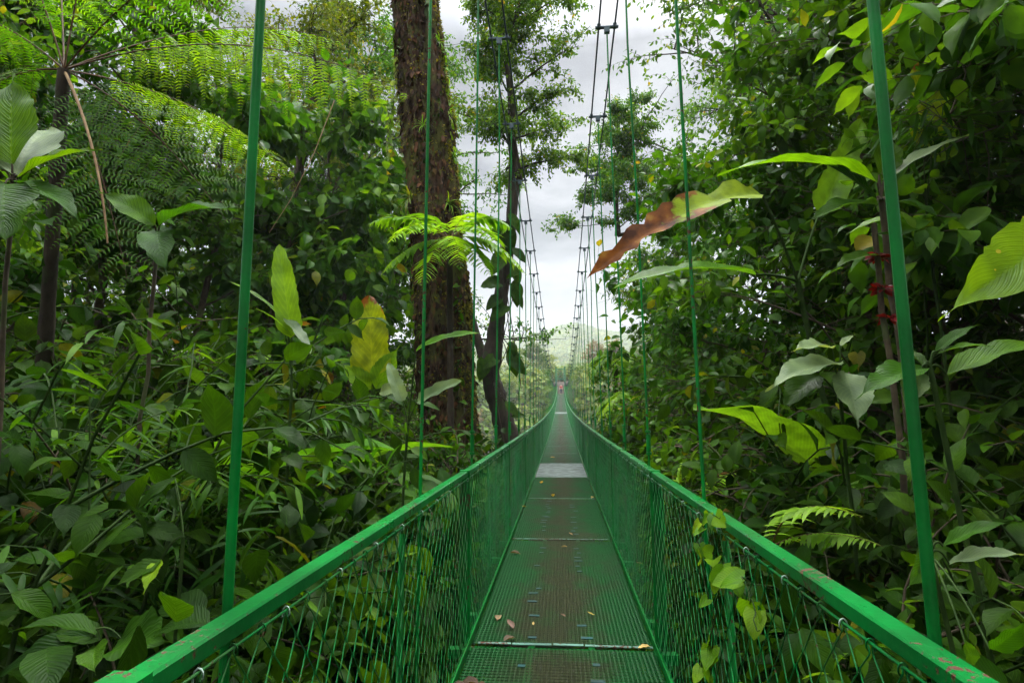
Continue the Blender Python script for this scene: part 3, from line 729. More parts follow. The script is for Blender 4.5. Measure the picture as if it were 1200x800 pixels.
def tree_geo(seed, H, r, hb, spread, nl, nb, ntw, nleaf, leaf, L, twl=0.5, upb=0.45, lean=(0, 0), droop=0.3, rise=0.25):
    global rng
    rng = np.random.default_rng(seed); tk, lf, si = Geo(), Geo(), Sites()
    n = 12; t = np.linspace(0, 1, n)
    tp = np.c_[lean[0] * t ** 1.5 * H + np.cumsum(rng.normal(0, 0.012 * H, n)) * (t > 0), lean[1] * t ** 1.5 * H + np.cumsum(rng.normal(0, 0.012 * H, n)) * (t > 0), t * H * 0.92]
    rad = r * (1 - 0.75 * t) + r * 0.5 * np.exp(-t * 16)
    tube(tk, tp, rad, sides=10)
    for i in range(nl):
        tt = hb + (0.97 - hb) * (i + rng.random()) / nl; P, Tn = along(tp, tt); a = i * 2.4 + rng.uniform(-.4, .4)
        k = (tt - hb) / (1 - hb)
        ll = spread * (1.0 - 0.45 * k) * rng.uniform(0.65, 1.15)
        lp = arc(P[0], (math.cos(a), math.sin(a), upb + 0.5 * k), ll, 8, 0.08, 0.12)
        tube(tk, lp, r * 0.30 * (1 - .4 * k), r * 0.05, 6, cap=False)
        for j in range(nb):
            t2 = rng.uniform(0.25, 1.0); P2, T2 = along(lp, min(t2, .999))
            bl = ll * 0.42 * rng.uniform(0.5, 1.2)
            bp_ = arc(P2[0], T2[0] * 0.6 + rand_dirs(1, -0.35, 0.7)[0], bl, 6, 0.05, 0.14)
            tube(tk, bp_, r * 0.09, r * 0.02, 4, cap=False)
            for q in range(ntw):
                t3 = rng.uniform(0.15, 1.0); P3, T3 = along(bp_, min(t3, .999))
                tp_ = arc(P3[0], T3[0] * 0.6 + rand_dirs(1, -0.4, 0.7)[0], twl * rng.uniform(.5, 1.3), 4, 0.12, 0.12)
                tube(tk, tp_, max(r * 0.025, 0.004), 0.002, 3, cap=False)
                leaf_along(si, tp_, nleaf, L, 0.1, droop, nz=0.55)
    si.flush(lf, LT[leaf])
    return tk, lf, tp

def proto(name, parts):
    """Meshes of a plant kind, ready to be shared by every plant of that kind."""
    return [[pn, g.flat().mesh(pn, M[mat]), g] for pn, g, mat in parts]

def in_walkway(P):
    """Points that would stick into the walkway or its sides, where the plants are kept cut back."""
    dz_ = P[:, 2] - deck_z(P[:, 1])
    return (np.abs(P[:, 0]) < 0.80) & (dz_ > -0.35) & (dz_ < 5.0) & (P[:, 1] < 40)

def attached(g, bad):
    """The stems left after the cut, without twigs that no longer hang on a stem rooted at the plant's foot."""
    F, I, V = g.F[0], g.I[0], g.V[0]; owner = np.zeros(g.n, int); owner[F.ravel()] = np.repeat(I, 4)
    cut = np.zeros(g.k, bool); cut[I[bad[F].any(1)]] = True
    first = np.array([np.searchsorted(owner, k) for k in range(g.k)]); start = np.array([V[f:f + 4].mean(0) for f in first])
    keep = (start[:, 2] < 0.05) & ~cut; todo = ~keep & ~cut
    while True:
        kv = V[keep[owner]]; new = [k for k in np.flatnonzero(todo) if len(kv) and np.min(((kv - start[k]) ** 2).sum(1)) < 0.10 ** 2]
        if not new: break
        keep[new] = True; todo[new] = False
    return g.without(~keep[owner])

def put(name, pr, loc, sc, rz, tilt=(0, 0)):
    root = empty(name, loc); root.rotation_euler = (tilt[0], tilt[1], rz); root.scale = sc if hasattr(sc, '__len__') else (sc,) * 3
    Mx = np.array(Matrix.LocRotScale(Vector(loc), root.rotation_euler, root.scale))
    for pn, me, g in pr:
        if g is not None and abs(loc[0]) < 6 and loc[1] < 40:
            W = g.V[0] @ Mx[:3, :3].T + Mx[:3, 3]; bad = in_walkway(W)
            if bad.any():
                g2 = g.without(bad)
                if pn in ('stems', 'stalks') and g2.n: g2 = attached(g, bad)
                me = g2.mesh(pn, me.materials[0])
        o = bpy.data.objects.new(pn, me); COL.objects.link(o); o.parent = root
    return root

PR = {'broad': [], 'narrow': [], 'mela': [], 'fern': [], 'paddle': [], 'bush': [], 'under': [], 'canopy': [], 'far': [], 'farbrown': []}
for s in range(3):
    st, lf = shrub(100 + s, 2.2, 11, 'broad', 0.185, 9, 6, 0.60, r=0.011); PR['broad'].append(proto('b', [('stems', st, 'greenstem'), ('leaves', lf, 'broad')]))
    st, lf = shrub(130 + s, 2.9, 9, 'narrow', 0.150, 13, 5, 0.32, flat=True, bend=0.30, droop=0.55, r=0.008, brl=0.17, t0=0.45); PR['narrow'].append(proto('n', [('stems', st, 'greenstem'), ('leaves', lf, 'narrow')]))
    st, lf = shrub(170 + s, 2.3, 14, 'bush', 0.105, 15, 8, 0.6, r=0.012); PR['bush'].append(proto('s', [('stems', st, 'twig'), ('leaves', lf, 'bush')]))
for s in range(2):
    st, lf = shrub(150 + s, 1.9, 7, 'mela', 0.28, 6, 4, 0.55, opp=True, r=0.014, droop=0.25); PR['mela'].append(proto('m', [('stems', st, 'twig'), ('leaves', lf, 'mela')]))
    gs_, g_ = fern_clump(190 + s, 0.95, 13); PR['fern'].append(proto('f', [('stalks', gs_, 'rachis'), ('fronds', g_, 'fern')]))
    st, lf = paddle_plant(210 + s); PR['paddle'].append(proto('p', [('stalks', st, 'greenstem'), ('leaves', lf, 'banana')]))
    if s == 0:
        tk, lf, _ = tree_geo(241, 6.2, 0.06, 0.20, 2.2, 11, 6, 5, 6, 'broad', 0.30, 0.6, droop=0.7); PR['under'].append(proto('u', [('trunk', tk, 'twig'), ('crown', lf, 'canopy')]))
        tk, lf, _ = tree_geo(243, 6.2, 0.06, 0.20, 2.3, 12, 6, 6, 9, 'narrow', 0.24, 0.6, droop=0.8); PR['under'].append(proto('u', [('trunk', tk, 'twig'), ('crown', lf, 'narrow')]))
    tk, lf, _ = tree_geo(230 + s, 6.2, 0.07, 0.22, 2.3, 13, 8, 7, 8, 'bush', 0.165, 0.45); PR['under'].append(proto('u', [('trunk', tk, 'twig'), ('crown', lf, 'canopy' if s else 'bush')]))
    tk, lf, _ = tree_geo(250 + s, 13.5, 0.22, 0.30, 4.2, 17, 11, 9, 9, 'canopy', 0.15, 0.6); PR['canopy'].append(proto('c', [('trunk', tk, 'darkbark'), ('crown', lf, 'olive' if s else 'canopy')]))
    tk, lf, _ = tree_geo(270 + s, 9.0, 0.16, 0.35, 4.0, 12, 6, 5, 9, 'clump', 0.42, 0.9, upb=0.7); PR['far'].append(proto('t', [('trunk', tk, 'darkbark'), ('crown', lf, 'far')]))
    PR['farbrown'].append(None)
for s in range(2):
    me = PR['far'][s][1][1].copy(); me.materials[0] = M['farbrown']; PR['farbrown'][s] = [PR['far'][s][0], ['crown', me, None]]
rng = np.random.default_rng(99)

# ------------------------------------------------------------------ planting
ORD = ['first', 'second', 'third', 'fourth', 'fifth', 'sixth', 'seventh', 'eighth', 'ninth', 'tenth', 'eleventh', 'twelfth', 'thirteenth', 'fourteenth', 'fifteenth', 'sixteenth', 'seventeenth', 'eighteenth']
KIND = {
    'broad': ('broadleaf_shrub', 'shrub', 'dark broad-leaved shrub', 'broad-leaved shrubs crowding the bridge', 2.25),
    'narrow': ('narrowleaf_shrub', 'shrub', 'arching narrow-leaved shrub', 'narrow-leaved shrubs crowding the bridge', 2.8),
    'bush': ('small_leaved_bush', 'bush', 'dense small-leaved bush', 'small-leaved bushes crowding the bridge', 2.35),
    'mela': ('ribbed_leaf_shrub', 'shrub', 'shrub with large ribbed leaves', 'ribbed-leaf shrubs crowding the bridge', 2.0),
    'fern': ('fern', 'fern', 'low fern with feathery fronds', 'ferns on the banks', 0.75),
    'paddle': ('paddle_leaved_plant', 'plant', 'plant with upright paddle-shaped leaves', 'paddle-leaved plants on the banks', 1.8),
    'under': ('understory_tree', 'tree', 'slender leafy understory tree', 'understory trees beside the bridge', 6.3),
    'canopy': ('canopy_tree', 'tree', 'tall rainforest tree', 'tall forest trees', 13.5),
}
RECS = []
def grow(kind, x, y, H, dsc=None, clip=(0.55, 1.6), variant=None):
    name, cat, desc, grp, h0 = KIND[kind]
    z = float(ground_z(x, y)) - 0.05
    sc = float(np.clip(H / h0, *clip))
    pr = PR[kind][int(rng.integers(len(PR[kind]))) if variant is None else variant]
    o = put(name, pr, (x, y, z), (sc * rng.uniform(.92, 1.08), sc * rng.uniform(.92, 1.08), sc), rng.uniform(0, 6.28), (rng.normal(0, .05), rng.normal(0, .05)))
    o['category'] = cat; o['group'] = grp
    RECS.append([o, kind, desc, x, y, H, dsc])
    return o

def grow_px(kind, px, top, d, x_min=1.35, **kw):
    p = at(px, top, d); x = p[0]
    if kind == 'narrow': kw.setdefault('clip', (0.85, 1.35))
    if abs(x) < x_min: x = math.copysign(x_min, px - 655)
    return grow(kind, x, d, p[2] - float(ground_z(x, d)), **kw)

def outline(xs, ys): return lambda px: float(np.interp(px, xs, ys))
OL = outline([-60, 0, 100, 200, 300, 400, 450, 500, 560, 610, 640], [250, 290, 330, 325, 330, 410, 440, 485, 505, 508, 495])
ORR = outline([672, 690, 720, 760, 800, 850, 900, 1000, 1100, 1260], [485, 440, 380, 345, 330, 320, 300, 290, 290, 300])
RAIL_L = lambda px: 800 - 0.607 * (px - 135)
RAIL_R = lambda px: 800 + 0.638 * (px - 1160)

def rows(side, n, fr, drange, kinds, weights, pxr, scale_in=0.0):
    for q in range(n):
        px = pxr[0] + (pxr[1] - pxr[0]) * (q + rng.uniform(.1, .9)) / n
        dm = 1.45 * 665 / max(abs(px - 655), 20)
        d = min(dm * rng.uniform(*drange), 27)
        if d < 1.25: d = 1.25 + rng.uniform(0, .4)
        top = (OL if side < 0 else ORR)(px); bot = (RAIL_L if side < 0 else RAIL_R)(px)
        ty = top + (bot - top) * rng.uniform(*fr)
        kind = rng.choice(kinds, p=weights)
        grow_px(kind, px, ty, d)

# left bank: front, middle and back rows
grow_px('bush', 500, 430, 8.0); grow_px('broad', 545, 445, 8.6); grow_px('bush', 470, 430, 7.2); grow_px('broad', 520, 455, 7.4)
rows(LEFT, 16, (0.36, 0.72), (1.12, 1.4), ['broad', 'bush', 'fern'], [.65, .25, .10], (0, 610))
rows(LEFT, 17, (0.12, 0.45), (1.2, 1.7), ['broad', 'bush', 'mela'], [.55, .30, .15], (-60, 620))
rows(LEFT, 17, (-0.03, 0.15), (1.7, 2.6), ['broad', 'bush', 'paddle'], [.45, .47, .08], (-80, 632))
for px, top, d in ((40, 310, 8.0), (140, 300, 9.0), (240, 300, 10), (300, 320, 12), (380, 330, 11), (90, 330, 13), (200, 340, 15), (330, 360, 16), (430, 380, 14), (445, 410, 18), (400, 400, 20), (-60, 300, 9), (0, 340, 11)): grow_px('bush', px, top, d, clip=(.8, 1.9))
for px, top, d in ((1180, 300, 6.5), (1080, 290, 7.5), (980, 290, 9), (900, 300, 11), (850, 320, 13), (800, 340, 16), (1250, 280, 5.5)): grow_px('bush', px, top, d, clip=(.8, 1.9))
for px, top, d in ((50, 300, 2.3), (165, 285, 2.6), (250, 320, 3.0), (110, 345, 2.2), (320, 345, 3.6)): grow_px('narrow', px, top, d)
# right bank
rows(RIGHT, 14, (0.50, 0.80), (1.08, 1.35), ['broad', 'bush', 'fern'], [.55, .25, .2], (690, 1230))
rows(RIGHT, 19, (0.15, 0.45), (1.2, 1.7), ['broad', 'bush', 'mela'], [.5, .4, .1], (685, 1260))
rows(RIGHT, 21, (-0.05, 0.15), (1.7, 2.6), ['broad', 'bush', 'paddle'], [.45, .50, .05], (678, 1280))
for px, top, d in ((690, 430, 24), (700, 425, 19), (715, 400, 21), (735, 385, 16), (650, 500, 26)):
    grow_px('bush', px, top, d)
for k_, px, top, d in (('broad', 60, 255, 4.2), ('bush', 15, 240, 4.7), ('broad', 120, 262, 4.9), ('bush', 90, 285, 5.4), ('broad', -20, 270, 3.9)): grow_px(k_, px, top, d)
# fern banks low on both sides
for px, py, d in ((440, 660, 2.7), (400, 720, 2.4), (470, 640, 3.4), (960, 650, 3.0), (870, 590, 4.4), (1000, 680, 2.9), (830, 560, 6.0), (610, 510, 17), (705, 500, 16)):
    p = at(px, py, d); x = math.copysign(max(abs(p[0]), 1.25), p[0]); grow('fern', x, d, 0.8, clip=(.8, 1.5))

# understory trees
for px, top, d in ((-120, -150, 4.6), (20, -60, 6.0), (150, -40, 7.5), (250, 40, 8.0), (330, 70, 9.5), (410, 120, 12.0), (90, 120, 8.5), (-40, 60, 7.2), (440, 210, 13.5), (360, 250, 11), (30, 190, 12.5), (110, 170, 15), (210, 190, 16), (290, 210, 18), (160, 230, 20), (60, 220, 18), (370, 250, 20), (-60, 200, 14), (250, 240, 13)):
    grow_px('under', px, top, d, x_min=2.6, clip=(.6, 1.7), variant=[0, 2, 3][int(rng.integers(3))])
for px, top, d in ((1290, -250, 3.6), (1180, -190, 4.6), (1080, -130, 5.2), (990, -90, 6.2), (930, 10, 7.4), (880, 130, 8.4), (815, 200, 12.0), (780, 250, 15.0), (1130, 60, 6.8), (1020, 80, 8.0), (1230, 30, 5.6), (770, 300, 19.0)):
    grow_px('under', px, top, d, x_min=2.6, clip=(.6, 1.7))
# tall trees
TALL = [(-150, -300, 9.0, 1, 'leaning over the left edge of the view'), (190, -150, 15.0, 1, 'with olive leaves left of the mossy trunk, farther back'),
        (330, -60, 13.5, 1, 'with olive leaves just left of the thick mossy trunk'), (410, -20, 18.0, 0, 'in the gap left of the thick mossy trunk'),         (470, 30, 23.0, 0, 'half hidden behind the thick mossy trunk'),
        (880, -60, 23.0, 0, 'reaching a lacy bough over the right cable'), 
        (990, -260, 12.5, 0, 'high on the right bank in the middle'), (1340, -300, 12.0, 0, 'beyond the right edge of the view')]
for px, top, d, v, where in TALL:
    grow_px('canopy', px, top, d, x_min=2.2, clip=(.7, 1.8), dsc='tall rainforest tree ' + where, variant=v)

for x, y, H, v in ((-5, -3, 15, 0), (5.5, -2.5, 15, 1), (-4, -8, 16, 1), (4.5, -8.5, 16, 0), (0.5, -17, 17, 0), (-9, -6, 15, 0), (9.5, -5, 15, 1)):
    grow('canopy', x, y, H, dsc='tall rainforest tree behind the viewer where the bridge starts', variant=v)
for x, y, H, v in ((-5.0, -0.6, 9.5, 0), (4.6, 0.2, 9.5, 1), (6.4, 3.0, 10.5, 0)):  # unseen trees added to block overhead light from the near banks
    grow('canopy', x, y, H, dsc=('tree' if v else 'dark tree') + (' added unseen to shade the %s railing corner, ' % ('left' if x < 0 else 'right')) + ('nearer' if y < 2 else 'farther'), variant=v)
for x, y, H in ((-2.3, -1.5, 2.6), (2.4, -1.2, 2.8), (-2.6, .3, 2.6), (2.7, .2, 2.8), (-2.9, -3.5, 3.2), (3, -3.4, 3.2)):
    grow('bush', x, y, H, dsc='dense small-leaved bush beside the bridge start behind the viewer')
# the labels: what the plant looks like, which railing and hanger cable it stands by, and its order there
buckets = {}
for r in RECS:
    o, kind, desc, x, y, H, dsc = r
    if dsc: o['label'] = dsc; continue
    k = int(max(0, min(16, round((y - 1.1) / HS))))
    buckets.setdefault((kind, x > 0, k), []).append(r)
for (kind, right, k), rs in buckets.items():
    rs.sort(key=lambda r: abs(r[3]))
    for j, r in enumerate(rs):
        side = 'right' if right else 'left'
        how = 'against' if abs(r[3]) < 1.9 else ('behind' if abs(r[3]) < 3.6 else 'far behind')
        tail = '' if len(rs) == 1 else (', nearer the bridge' if j == 0 else ', farther from the bridge') if len(rs) == 2 else f', {ORD[j]} from the bridge'
        r[0]['label'] = f"{r[2]} {how} {side} railing at {ORD[k]} hanger cable{tail}"

M['flake'] = leaf_mat('bark_flake', [(0, (0.008, 0.005, 0.003)), (0.6, (0.036, 0.018, 0.009)), (0.9, (0.10, 0.048, 0.020)), (1, (0.06, 0.065, 0.012))], rough=0.9, transl=0.05, spec=0.15, sat=False)
# ------------------------------------------------------------------ the thick mossy trunk
rng = np.random.default_rng(5)
D1 = 9.5
ctr = [(524, 640), (523, 520), (518, 380), (510, 250), (502, 150), (490, 30), (483, -60), (478, -160), (470, -300)]
cp = np.array([at(a, b, D1) for a, b in ctr]); cp[0][2] = ground_z(cp[0][0], D1) - 0.2
tt = np.linspace(0, len(cp) - 1, 70); ii = np.clip(tt.astype(int), 0, len(cp) - 2); ff = (tt - ii)[:, None]
path = cp[ii] * (1 - ff) + cp[ii + 1] * ff
for _ in range(6): path[1:-1] = (path[:-2] + 2 * path[1:-1] + path[2:]) / 4
path = np.c_[[np.interp(np.linspace(0, 1, 240), np.linspace(0, 1, len(path)), path[:, c_]) for c_ in range(3)]].T
nr, nsid = len(path), 90
ang = np.arange(nsid) * 2 * math.pi / nsid
h = np.linspace(0, 1, nr)[:, None]
def lump(a, z, k, f):
    o = 0
    for _ in range(5): o = o + np.sin(k * a * rng.integers(1, 3) // 1 + rng.uniform(0, 6)) * np.sin(z * f * rng.uniform(.4, 1.4) + rng.uniform(0, 6) + 2 * np.sin(3 * a + z))
    return o / 2.2
rad = 0.43 - 0.06 * h + 0.30 * np.exp(-h * 14)
zz = path[:, 2:3]
rad = rad * (1 + 0.10 * np.sin(3 * ang + zz * 0.5) + 0.07 * np.sin(7 * ang + 1.2 * np.sin(zz * 1.1)) + 0.045 * np.sin(13 * ang - zz * 0.8) + 0.03 * np.sin(23 * ang + 2 * np.sin(zz * 2.3)) + 0.022 * rng.normal(0, 1, (nr, nsid)) + 0.05 * lump(ang, zz, 9, 5) + 0.05 * lump(ang, zz, 17, 9))
rad = rad * (1 + 0.06 * np.sin(zz * 3.1 + ang * 2) * np.sin(zz * 1.3))
g = Geo()
V = path[:, None] + np.stack([np.cos(ang) * rad, np.sin(ang) * rad, 0 * rad], -1)
i = np.arange(nr - 1)[:, None] * nsid; k = np.arange(nsid)[None]; k2 = (k + 1) % nsid
g.add(V.reshape(-1, 3), np.stack([i + k, i + k2, i + nsid + k2, i + nsid + k], -1))
for q in range(9):     # hanging roots and lianas grown into the bark
    a = rng.uniform(math.pi * 0.9, math.pi * 2.1); s0 = int(rng.integers(90, 230)); s1 = int(max(6, s0 - rng.integers(40, 110)))
    idx = np.arange(s0, s1, -1); aa = a + np.cumsum(rng.normal(0, 0.022, len(idx)))
    rr_ = np.array([rad[j, int((b % (2 * math.pi)) / (2 * math.pi) * nsid) % nsid] for j, b in zip(idx, aa)]) + 0.012
    tube(g, path[idx] + np.stack([np.cos(aa) * rr_, np.sin(aa) * rr_, 0 * aa], -1), rng.uniform(0.012, 0.03), 0.008, 5)
mt = empty('mossy_tree', path[0]); tag(mt, 'thick old tree with flaking reddish bark and yellow moss left of the bridge', 'tree')
tk_o = g.obj('trunk', M['bark'], mt, loc=-path[0])
top = path[-1]
tk, lf, _ = tree_geo(777, 6.5, 0.30, 0.15, 5.0, 11, 8, 8, 8, 'canopy', 0.16, 0.6)
tk.obj('limbs', M['bark'], mt, loc=top - path[0] - [0, 0, 0.4]); lf.obj('crown', M['canopy'], mt, loc=top - path[0])
g = Geo()                                   # cushions of moss, thickest on the side towards the bridge
n = 60000; j = rng.integers(10, nr - 2, n); aa = np.where(rng.random(n) < .66, rng.normal(-0.06, 0.30, n), rng.uniform(0, 6.28, n)) % (2 * math.pi)
keep = (np.sin(aa * 5 + path[j, 2] * 2.1) + np.sin(path[j, 2] * 4.7 + aa) + rng.normal(0, .5, n)) > 0.1; j = j[keep]; aa = aa[keep]; n = len(j)
rr_ = rad[j, (aa / (2 * math.pi) * nsid).astype(int) % nsid]
o_ = np.stack([np.cos(aa), np.sin(aa), 0 * aa], -1)
P = path[j] + o_ * (rr_ - 0.01)[:, None] + np.c_[0 * aa, 0 * aa, rng.uniform(-.07, .07, n)]
place(g, LT['canopy'] + LT['pinna'], P, o_ * 0.8 + [0, 0, -0.5] + rng.normal(0, .5, (n, 3)), o_ + rng.normal(0, .5, (n, 3)), rng.uniform(0.025, 0.08, n), rng.random(n))
g.obj('moss', M['moss'], mt, loc=-path[0])
g = Geo(); n = 15000; j = rng.integers(6, nr - 2, n); aa = rng.uniform(0, 6.28, n)      # loose flakes of bark
rr_ = rad[j, (aa / (2 * math.pi) * nsid).astype(int) % nsid]; o_ = np.stack([np.cos(aa), np.sin(aa), 0 * aa], -1)
P = path[j] + o_ * (rr_ - 0.006)[:, None] + np.c_[0 * aa, 0 * aa, rng.uniform(-.05, .05, n)]
place(g, LT['bush'] + LT['pinna'], P, o_ * rng.uniform(.05, .5, (n, 1)) + [0, 0, -1] + rng.normal(0, .25, (n, 3)), o_ + rng.normal(0, .4, (n, 3)), rng.uniform(0.05, 0.17, n), rng.random(n))
g.obj('bark_flakes', M['flake'], mt, loc=-path[0])

def on_trunk(px, py, out_=0.0):
    p = at(px, py, D1); j = int(np.argmin(abs(path[:, 2] - p[2]))); c = path[j]
    dx = np.clip((p[0] - c[0]) / 0.42, -.95, .95); a = -math.acos(dx)
    r = rad[j, int((a % (2 * math.pi)) / (2 * math.pi) * nsid) % nsid] + out_
    return c + np.array([math.cos(a) * r, math.sin(a) * r, p[2] - c[2]]), np.array([math.cos(a), math.sin(a), 0])

def bromeliad(px, py, L, mat, label, n=18):
    p, o_ = on_trunk(px, py)
    g = Geo(); a = np.arange(n) * 2.4; t = nrm(np.cross(o_, [0, 0, 1.0]))
    D = o_[None] * 0.9 + t[None] * np.cos(a)[:, None] * 0.8 + np.array([0, 0, 1.0])[None] * (np.sin(a)[:, None] * 0.8 + 0.4)
    place(g, LT['strap'], np.repeat([[0, 0, 0]], n, 0) + rng.normal(0, .01, (n, 3)), D, np.array([0, 0, 1.0]) + o_ * .4 + rng.normal(0, .1, (n, 3)), L * rng.uniform(.6, 1.1, n), rng.random(n))
    root = empty('bromeliad', p); tag(root, label, 'bromeliad', 'epiphytes on the mossy trunk'); g.obj('leaves', M[mat], root)
bromeliad(492, 243, 0.42, 'olive', 'brownish bromeliad low on the mossy trunk just above the small tree fern', 26)
bromeliad(502, 160, 0.30, 'palefern', 'small pale bromeliad halfway up the mossy trunk', 16)
bromeliad(468, 50, 0.35, 'fern', 'bromeliad near the top of the mossy trunk, leaf tips hanging left', 22)
bromeliad(532, 140, 0.30, 'bright', 'yellow-green bromeliad on the right edge of the mossy trunk', 18)
bromeliad(530, 245, 0.34, 'bright', 'yellow-green bromeliad on the right edge above the tree fern crown', 18)

def creeper(name, label, pts, n, L, tpl, mat, stem='twig', r=0.008, droop=0.7, jit=0.05, group=None, cat='creeper'):
    p = np.array(pts, float); tt = np.linspace(0, len(p) - 1, 8 * len(p)); ii = np.clip(tt.astype(int), 0, len(p) - 2); f = (tt - ii)[:, None]
    c = p[ii] * (1 - f) + p[ii + 1] * f + rng.normal(0, jit * .4, (len(tt), 3))
    o = c[0].copy(); st, lf, si = Geo(), Geo(), Sites()
    tube(st, c - o, r, r * .6, 5); leaf_along(si, c - o, n, L, 0.0, droop, nz=0.5, fwd=0.2); si.flush(lf, LT[tpl])
    return plant(name, label, cat, o, [('stem', st, stem), ('leaves', lf, mat)], group)
bromeliad(536, 190, 0.32, 'fern', 'dark green bromeliad on the right edge of the mossy trunk, middle height', 20)
bromeliad(478, 130, 0.28, 'olive', 'olive bromeliad on the left edge of the mossy trunk', 18)
bromeliad(515, 60, 0.30, 'palefern', 'pale bromeliad in the middle of the mossy trunk near the view top', 18)
bromeliad(540, 300, 0.30, 'bright', 'bromeliad on the right edge of the mossy trunk beside the fern crown', 18)
bromeliad(505, 390, 0.26, 'fern', 'small bromeliad low on the mossy trunk under the fern crown', 16)
q = lambda px, py, o_=0.03: on_trunk(px, py, o_)[0]
creeper('climbing_vine', 'light green vine hanging off the left side of the mossy trunk', [q(474, 60), q(472, 110, .1), q(462, 150, .25), q(456, 190, .35)], 26, 0.17, 'heart', 'silver')
creeper('climbing_vine', 'vine with pale split leaves at the top of the mossy trunk', [q(500, -30), q(500, 5, .1), q(506, 30, .15)], 16, 0.30, 'mela', 'silver')
creeper('climbing_vine', 'small bright vine dangling beside the mossy trunk over the left tree tops', [at(462, 115, 9.2), at(455, 150, 9.2), at(458, 185, 9.3)], 22, 0.14, 'broad', 'bright')
creeper('climbing_vine', 'dark vine climbing the right edge of the mossy trunk base', [q(540, 470), q(542, 400, .06), q(538, 340, .08), q(536, 270, .06)], 36, 0.15, 'heart', 'bush')
creeper('climbing_vine', 'thin leafy creeper crossing the front of the mossy trunk at middle height', [q(486, 250), q(500, 200, .05), q(518, 140, .05), q(522, 80, .05)], 34, 0.12, 'broad', 'broad')
creeper('climbing_vine', 'creeper with small leaves down the right edge of the mossy trunk', [q(530, 60), q(536, 130, .05), q(540, 210, .05), q(541, 270, .05)], 44, 0.12, 'heart', 'bright')
creeper('climbing_vine', 'leafy creeper round the foot of the mossy trunk', [q(500, 560), q(520, 500, .08), q(505, 440, .08)], 34, 0.16, 'broad', 'broad')
creeper('liana', 'thin bare brown liana slanting down in front of the left trees', [at(392, 118, 8.5), at(368, 180, 8.3), at(340, 235, 8.2), at(316, 272, 8.0)], 0 + 1, 0.02, 'bush', 'dead', 'deadstalk', 0.008, jit=0.0, cat='liana')

# the dark slanting trunk close to the left side of the bridge
rng = np.random.default_rng(15)
dc = [(606, 560), (597, 520), (583, 470), (574, 440), (580, 395), (588, 340), (598, 270), (604, 200)]
dp_ = np.array([at(a, b, 15.5) for a, b in dc]); dp_[0][2] = ground_z(dp_[0][0], 15.5) - .2; dp_[0][0] = min(dp_[0][0], -1.15)
tt = np.linspace(0, len(dp_) - 1, 60); ii = np.clip(tt.astype(int), 0, len(dp_) - 2); ff = (tt - ii)[:, None]; dp2 = dp_[ii] * (1 - ff) + dp_[ii + 1] * ff
for _ in range(5): dp2[1:-1] = (dp2[:-2] + 2 * dp2[1:-1] + dp2[2:]) / 4
dt = empty('slanting_tree', dp2[0]); tag(dt, 'dark crooked tree beside the left railing with a dense lacy crown', 'tree')
g = Geo(); tube(g, dp2 - dp2[0], (0.34 - .20 * np.linspace(0, 1, 60)) * (1 + .10 * np.sin(np.linspace(0, 40, 60)) * rng.random(60) + .05 * rng.normal(0, 1, 60)), sides=16)
tube(g, bez(dp2[22] - dp2[0], at(556, 392, 15.8) - dp2[0], at(548, 350, 16) - dp2[0], 12), .16, .08, 10)
tk, lf, _ = tree_geo(771, 7.2, 0.14, 0.0, 2.5, 20, 11, 10, 10, 'canopy', 0.145, 0.5)
for V_, F_ in zip(tk.V, tk.F): pass
tk.flat(); g.add(tk.V[0] + (dp2[-1] - dp2[0] - [0, 0, .3]), tk.F[0], tk.U[0], tk.T[0])
g.obj('trunk', M['darkbark'], dt); lf.obj('crown', M['canopy'], dt, loc=dp2[-1] - dp2[0] - [0, 0, .3])

# a tree on the right bank leaning a lacy bough towards the cables
lb = np.array([7.2, 23.5, float(ground_z(7.2, 23.5)) - .2]); c0 = at(724, 276, 23.0) - lb
lt_ = empty('leaning_tree', lb); tag(lt_, 'tree leaning a lacy bough out from the right bank over the right main cable', 'tree')
g = Geo(); tube(g, bez((0, 0, 0), (-.6, 0, c0[2] * .75), c0 + [2.6, 0, -.4], 20), .2, .13, 10); tube(g, bez(c0 + [2.6, 0, -.4], c0 + [1.2, 0, .3], c0, 10), .12, .08, 8)
tk, lf, _ = tree_geo(779, 5.4, 0.09, 0.0, 2.6, 17, 11, 9, 10, 'canopy', 0.17, 0.5); tk.flat(); g.add(tk.V[0] + c0, tk.F[0], tk.U[0], tk.T[0])
g.obj('trunk', M['darkbark'], lt_); lf.obj('crown', M['canopy'], lt_, loc=c0)

# climbing philodendron on the dark trunk
root = at(590, 520, 15.1)
st, lf = Geo(), Geo()
vine = np.array([root, at(578, 450, 15.15), at(584, 390, 15.15), at(592, 330, 15.15), at(600, 270, 15.15)]); tube(st, vine - root, 0.03, 0.02, 6)
specs = [((606, 385), (640, 452), 1), ((612, 430), (634, 470), 1), ((600, 340), (628, 372), 1), ((590, 300), (565, 335), 0), ((600, 290), (632, 318), 1), ((584, 350), (560, 370), 0), ((592, 470), (622, 500), 1), ((598, 400), (612, 430), 1), ((580, 420), (556, 436), 0), ((600, 310), (620, 350), 1), ((596, 250), (625, 285), 1), ((590, 265), (566, 290), 0)]
specs = specs + [((a[0] + rng.uniform(-14, 10), a[1] + rng.uniform(-30, 40)), (b[0] + rng.uniform(-18, 6), b[1] + rng.uniform(-30, 40)), m_) for a, b, m_ in specs]
for (a, b, m_) in specs:
    A = at(*a, 15.0) - root; B = at(*b, 14.7) - root; L = np.linalg.norm(B - A) * 0.62
    tube(st, bez(vine[int(rng.integers(1, 5))] - root, A + [0, 0, .2], A, 6), 0.012, sides=4)
    place(lf, LT['heart'] if m_ == 0 else LT['mela'], A, (B - A)[None], np.array([0.2, -.8, .6]), [L], [rng.uniform(.2, .7)])
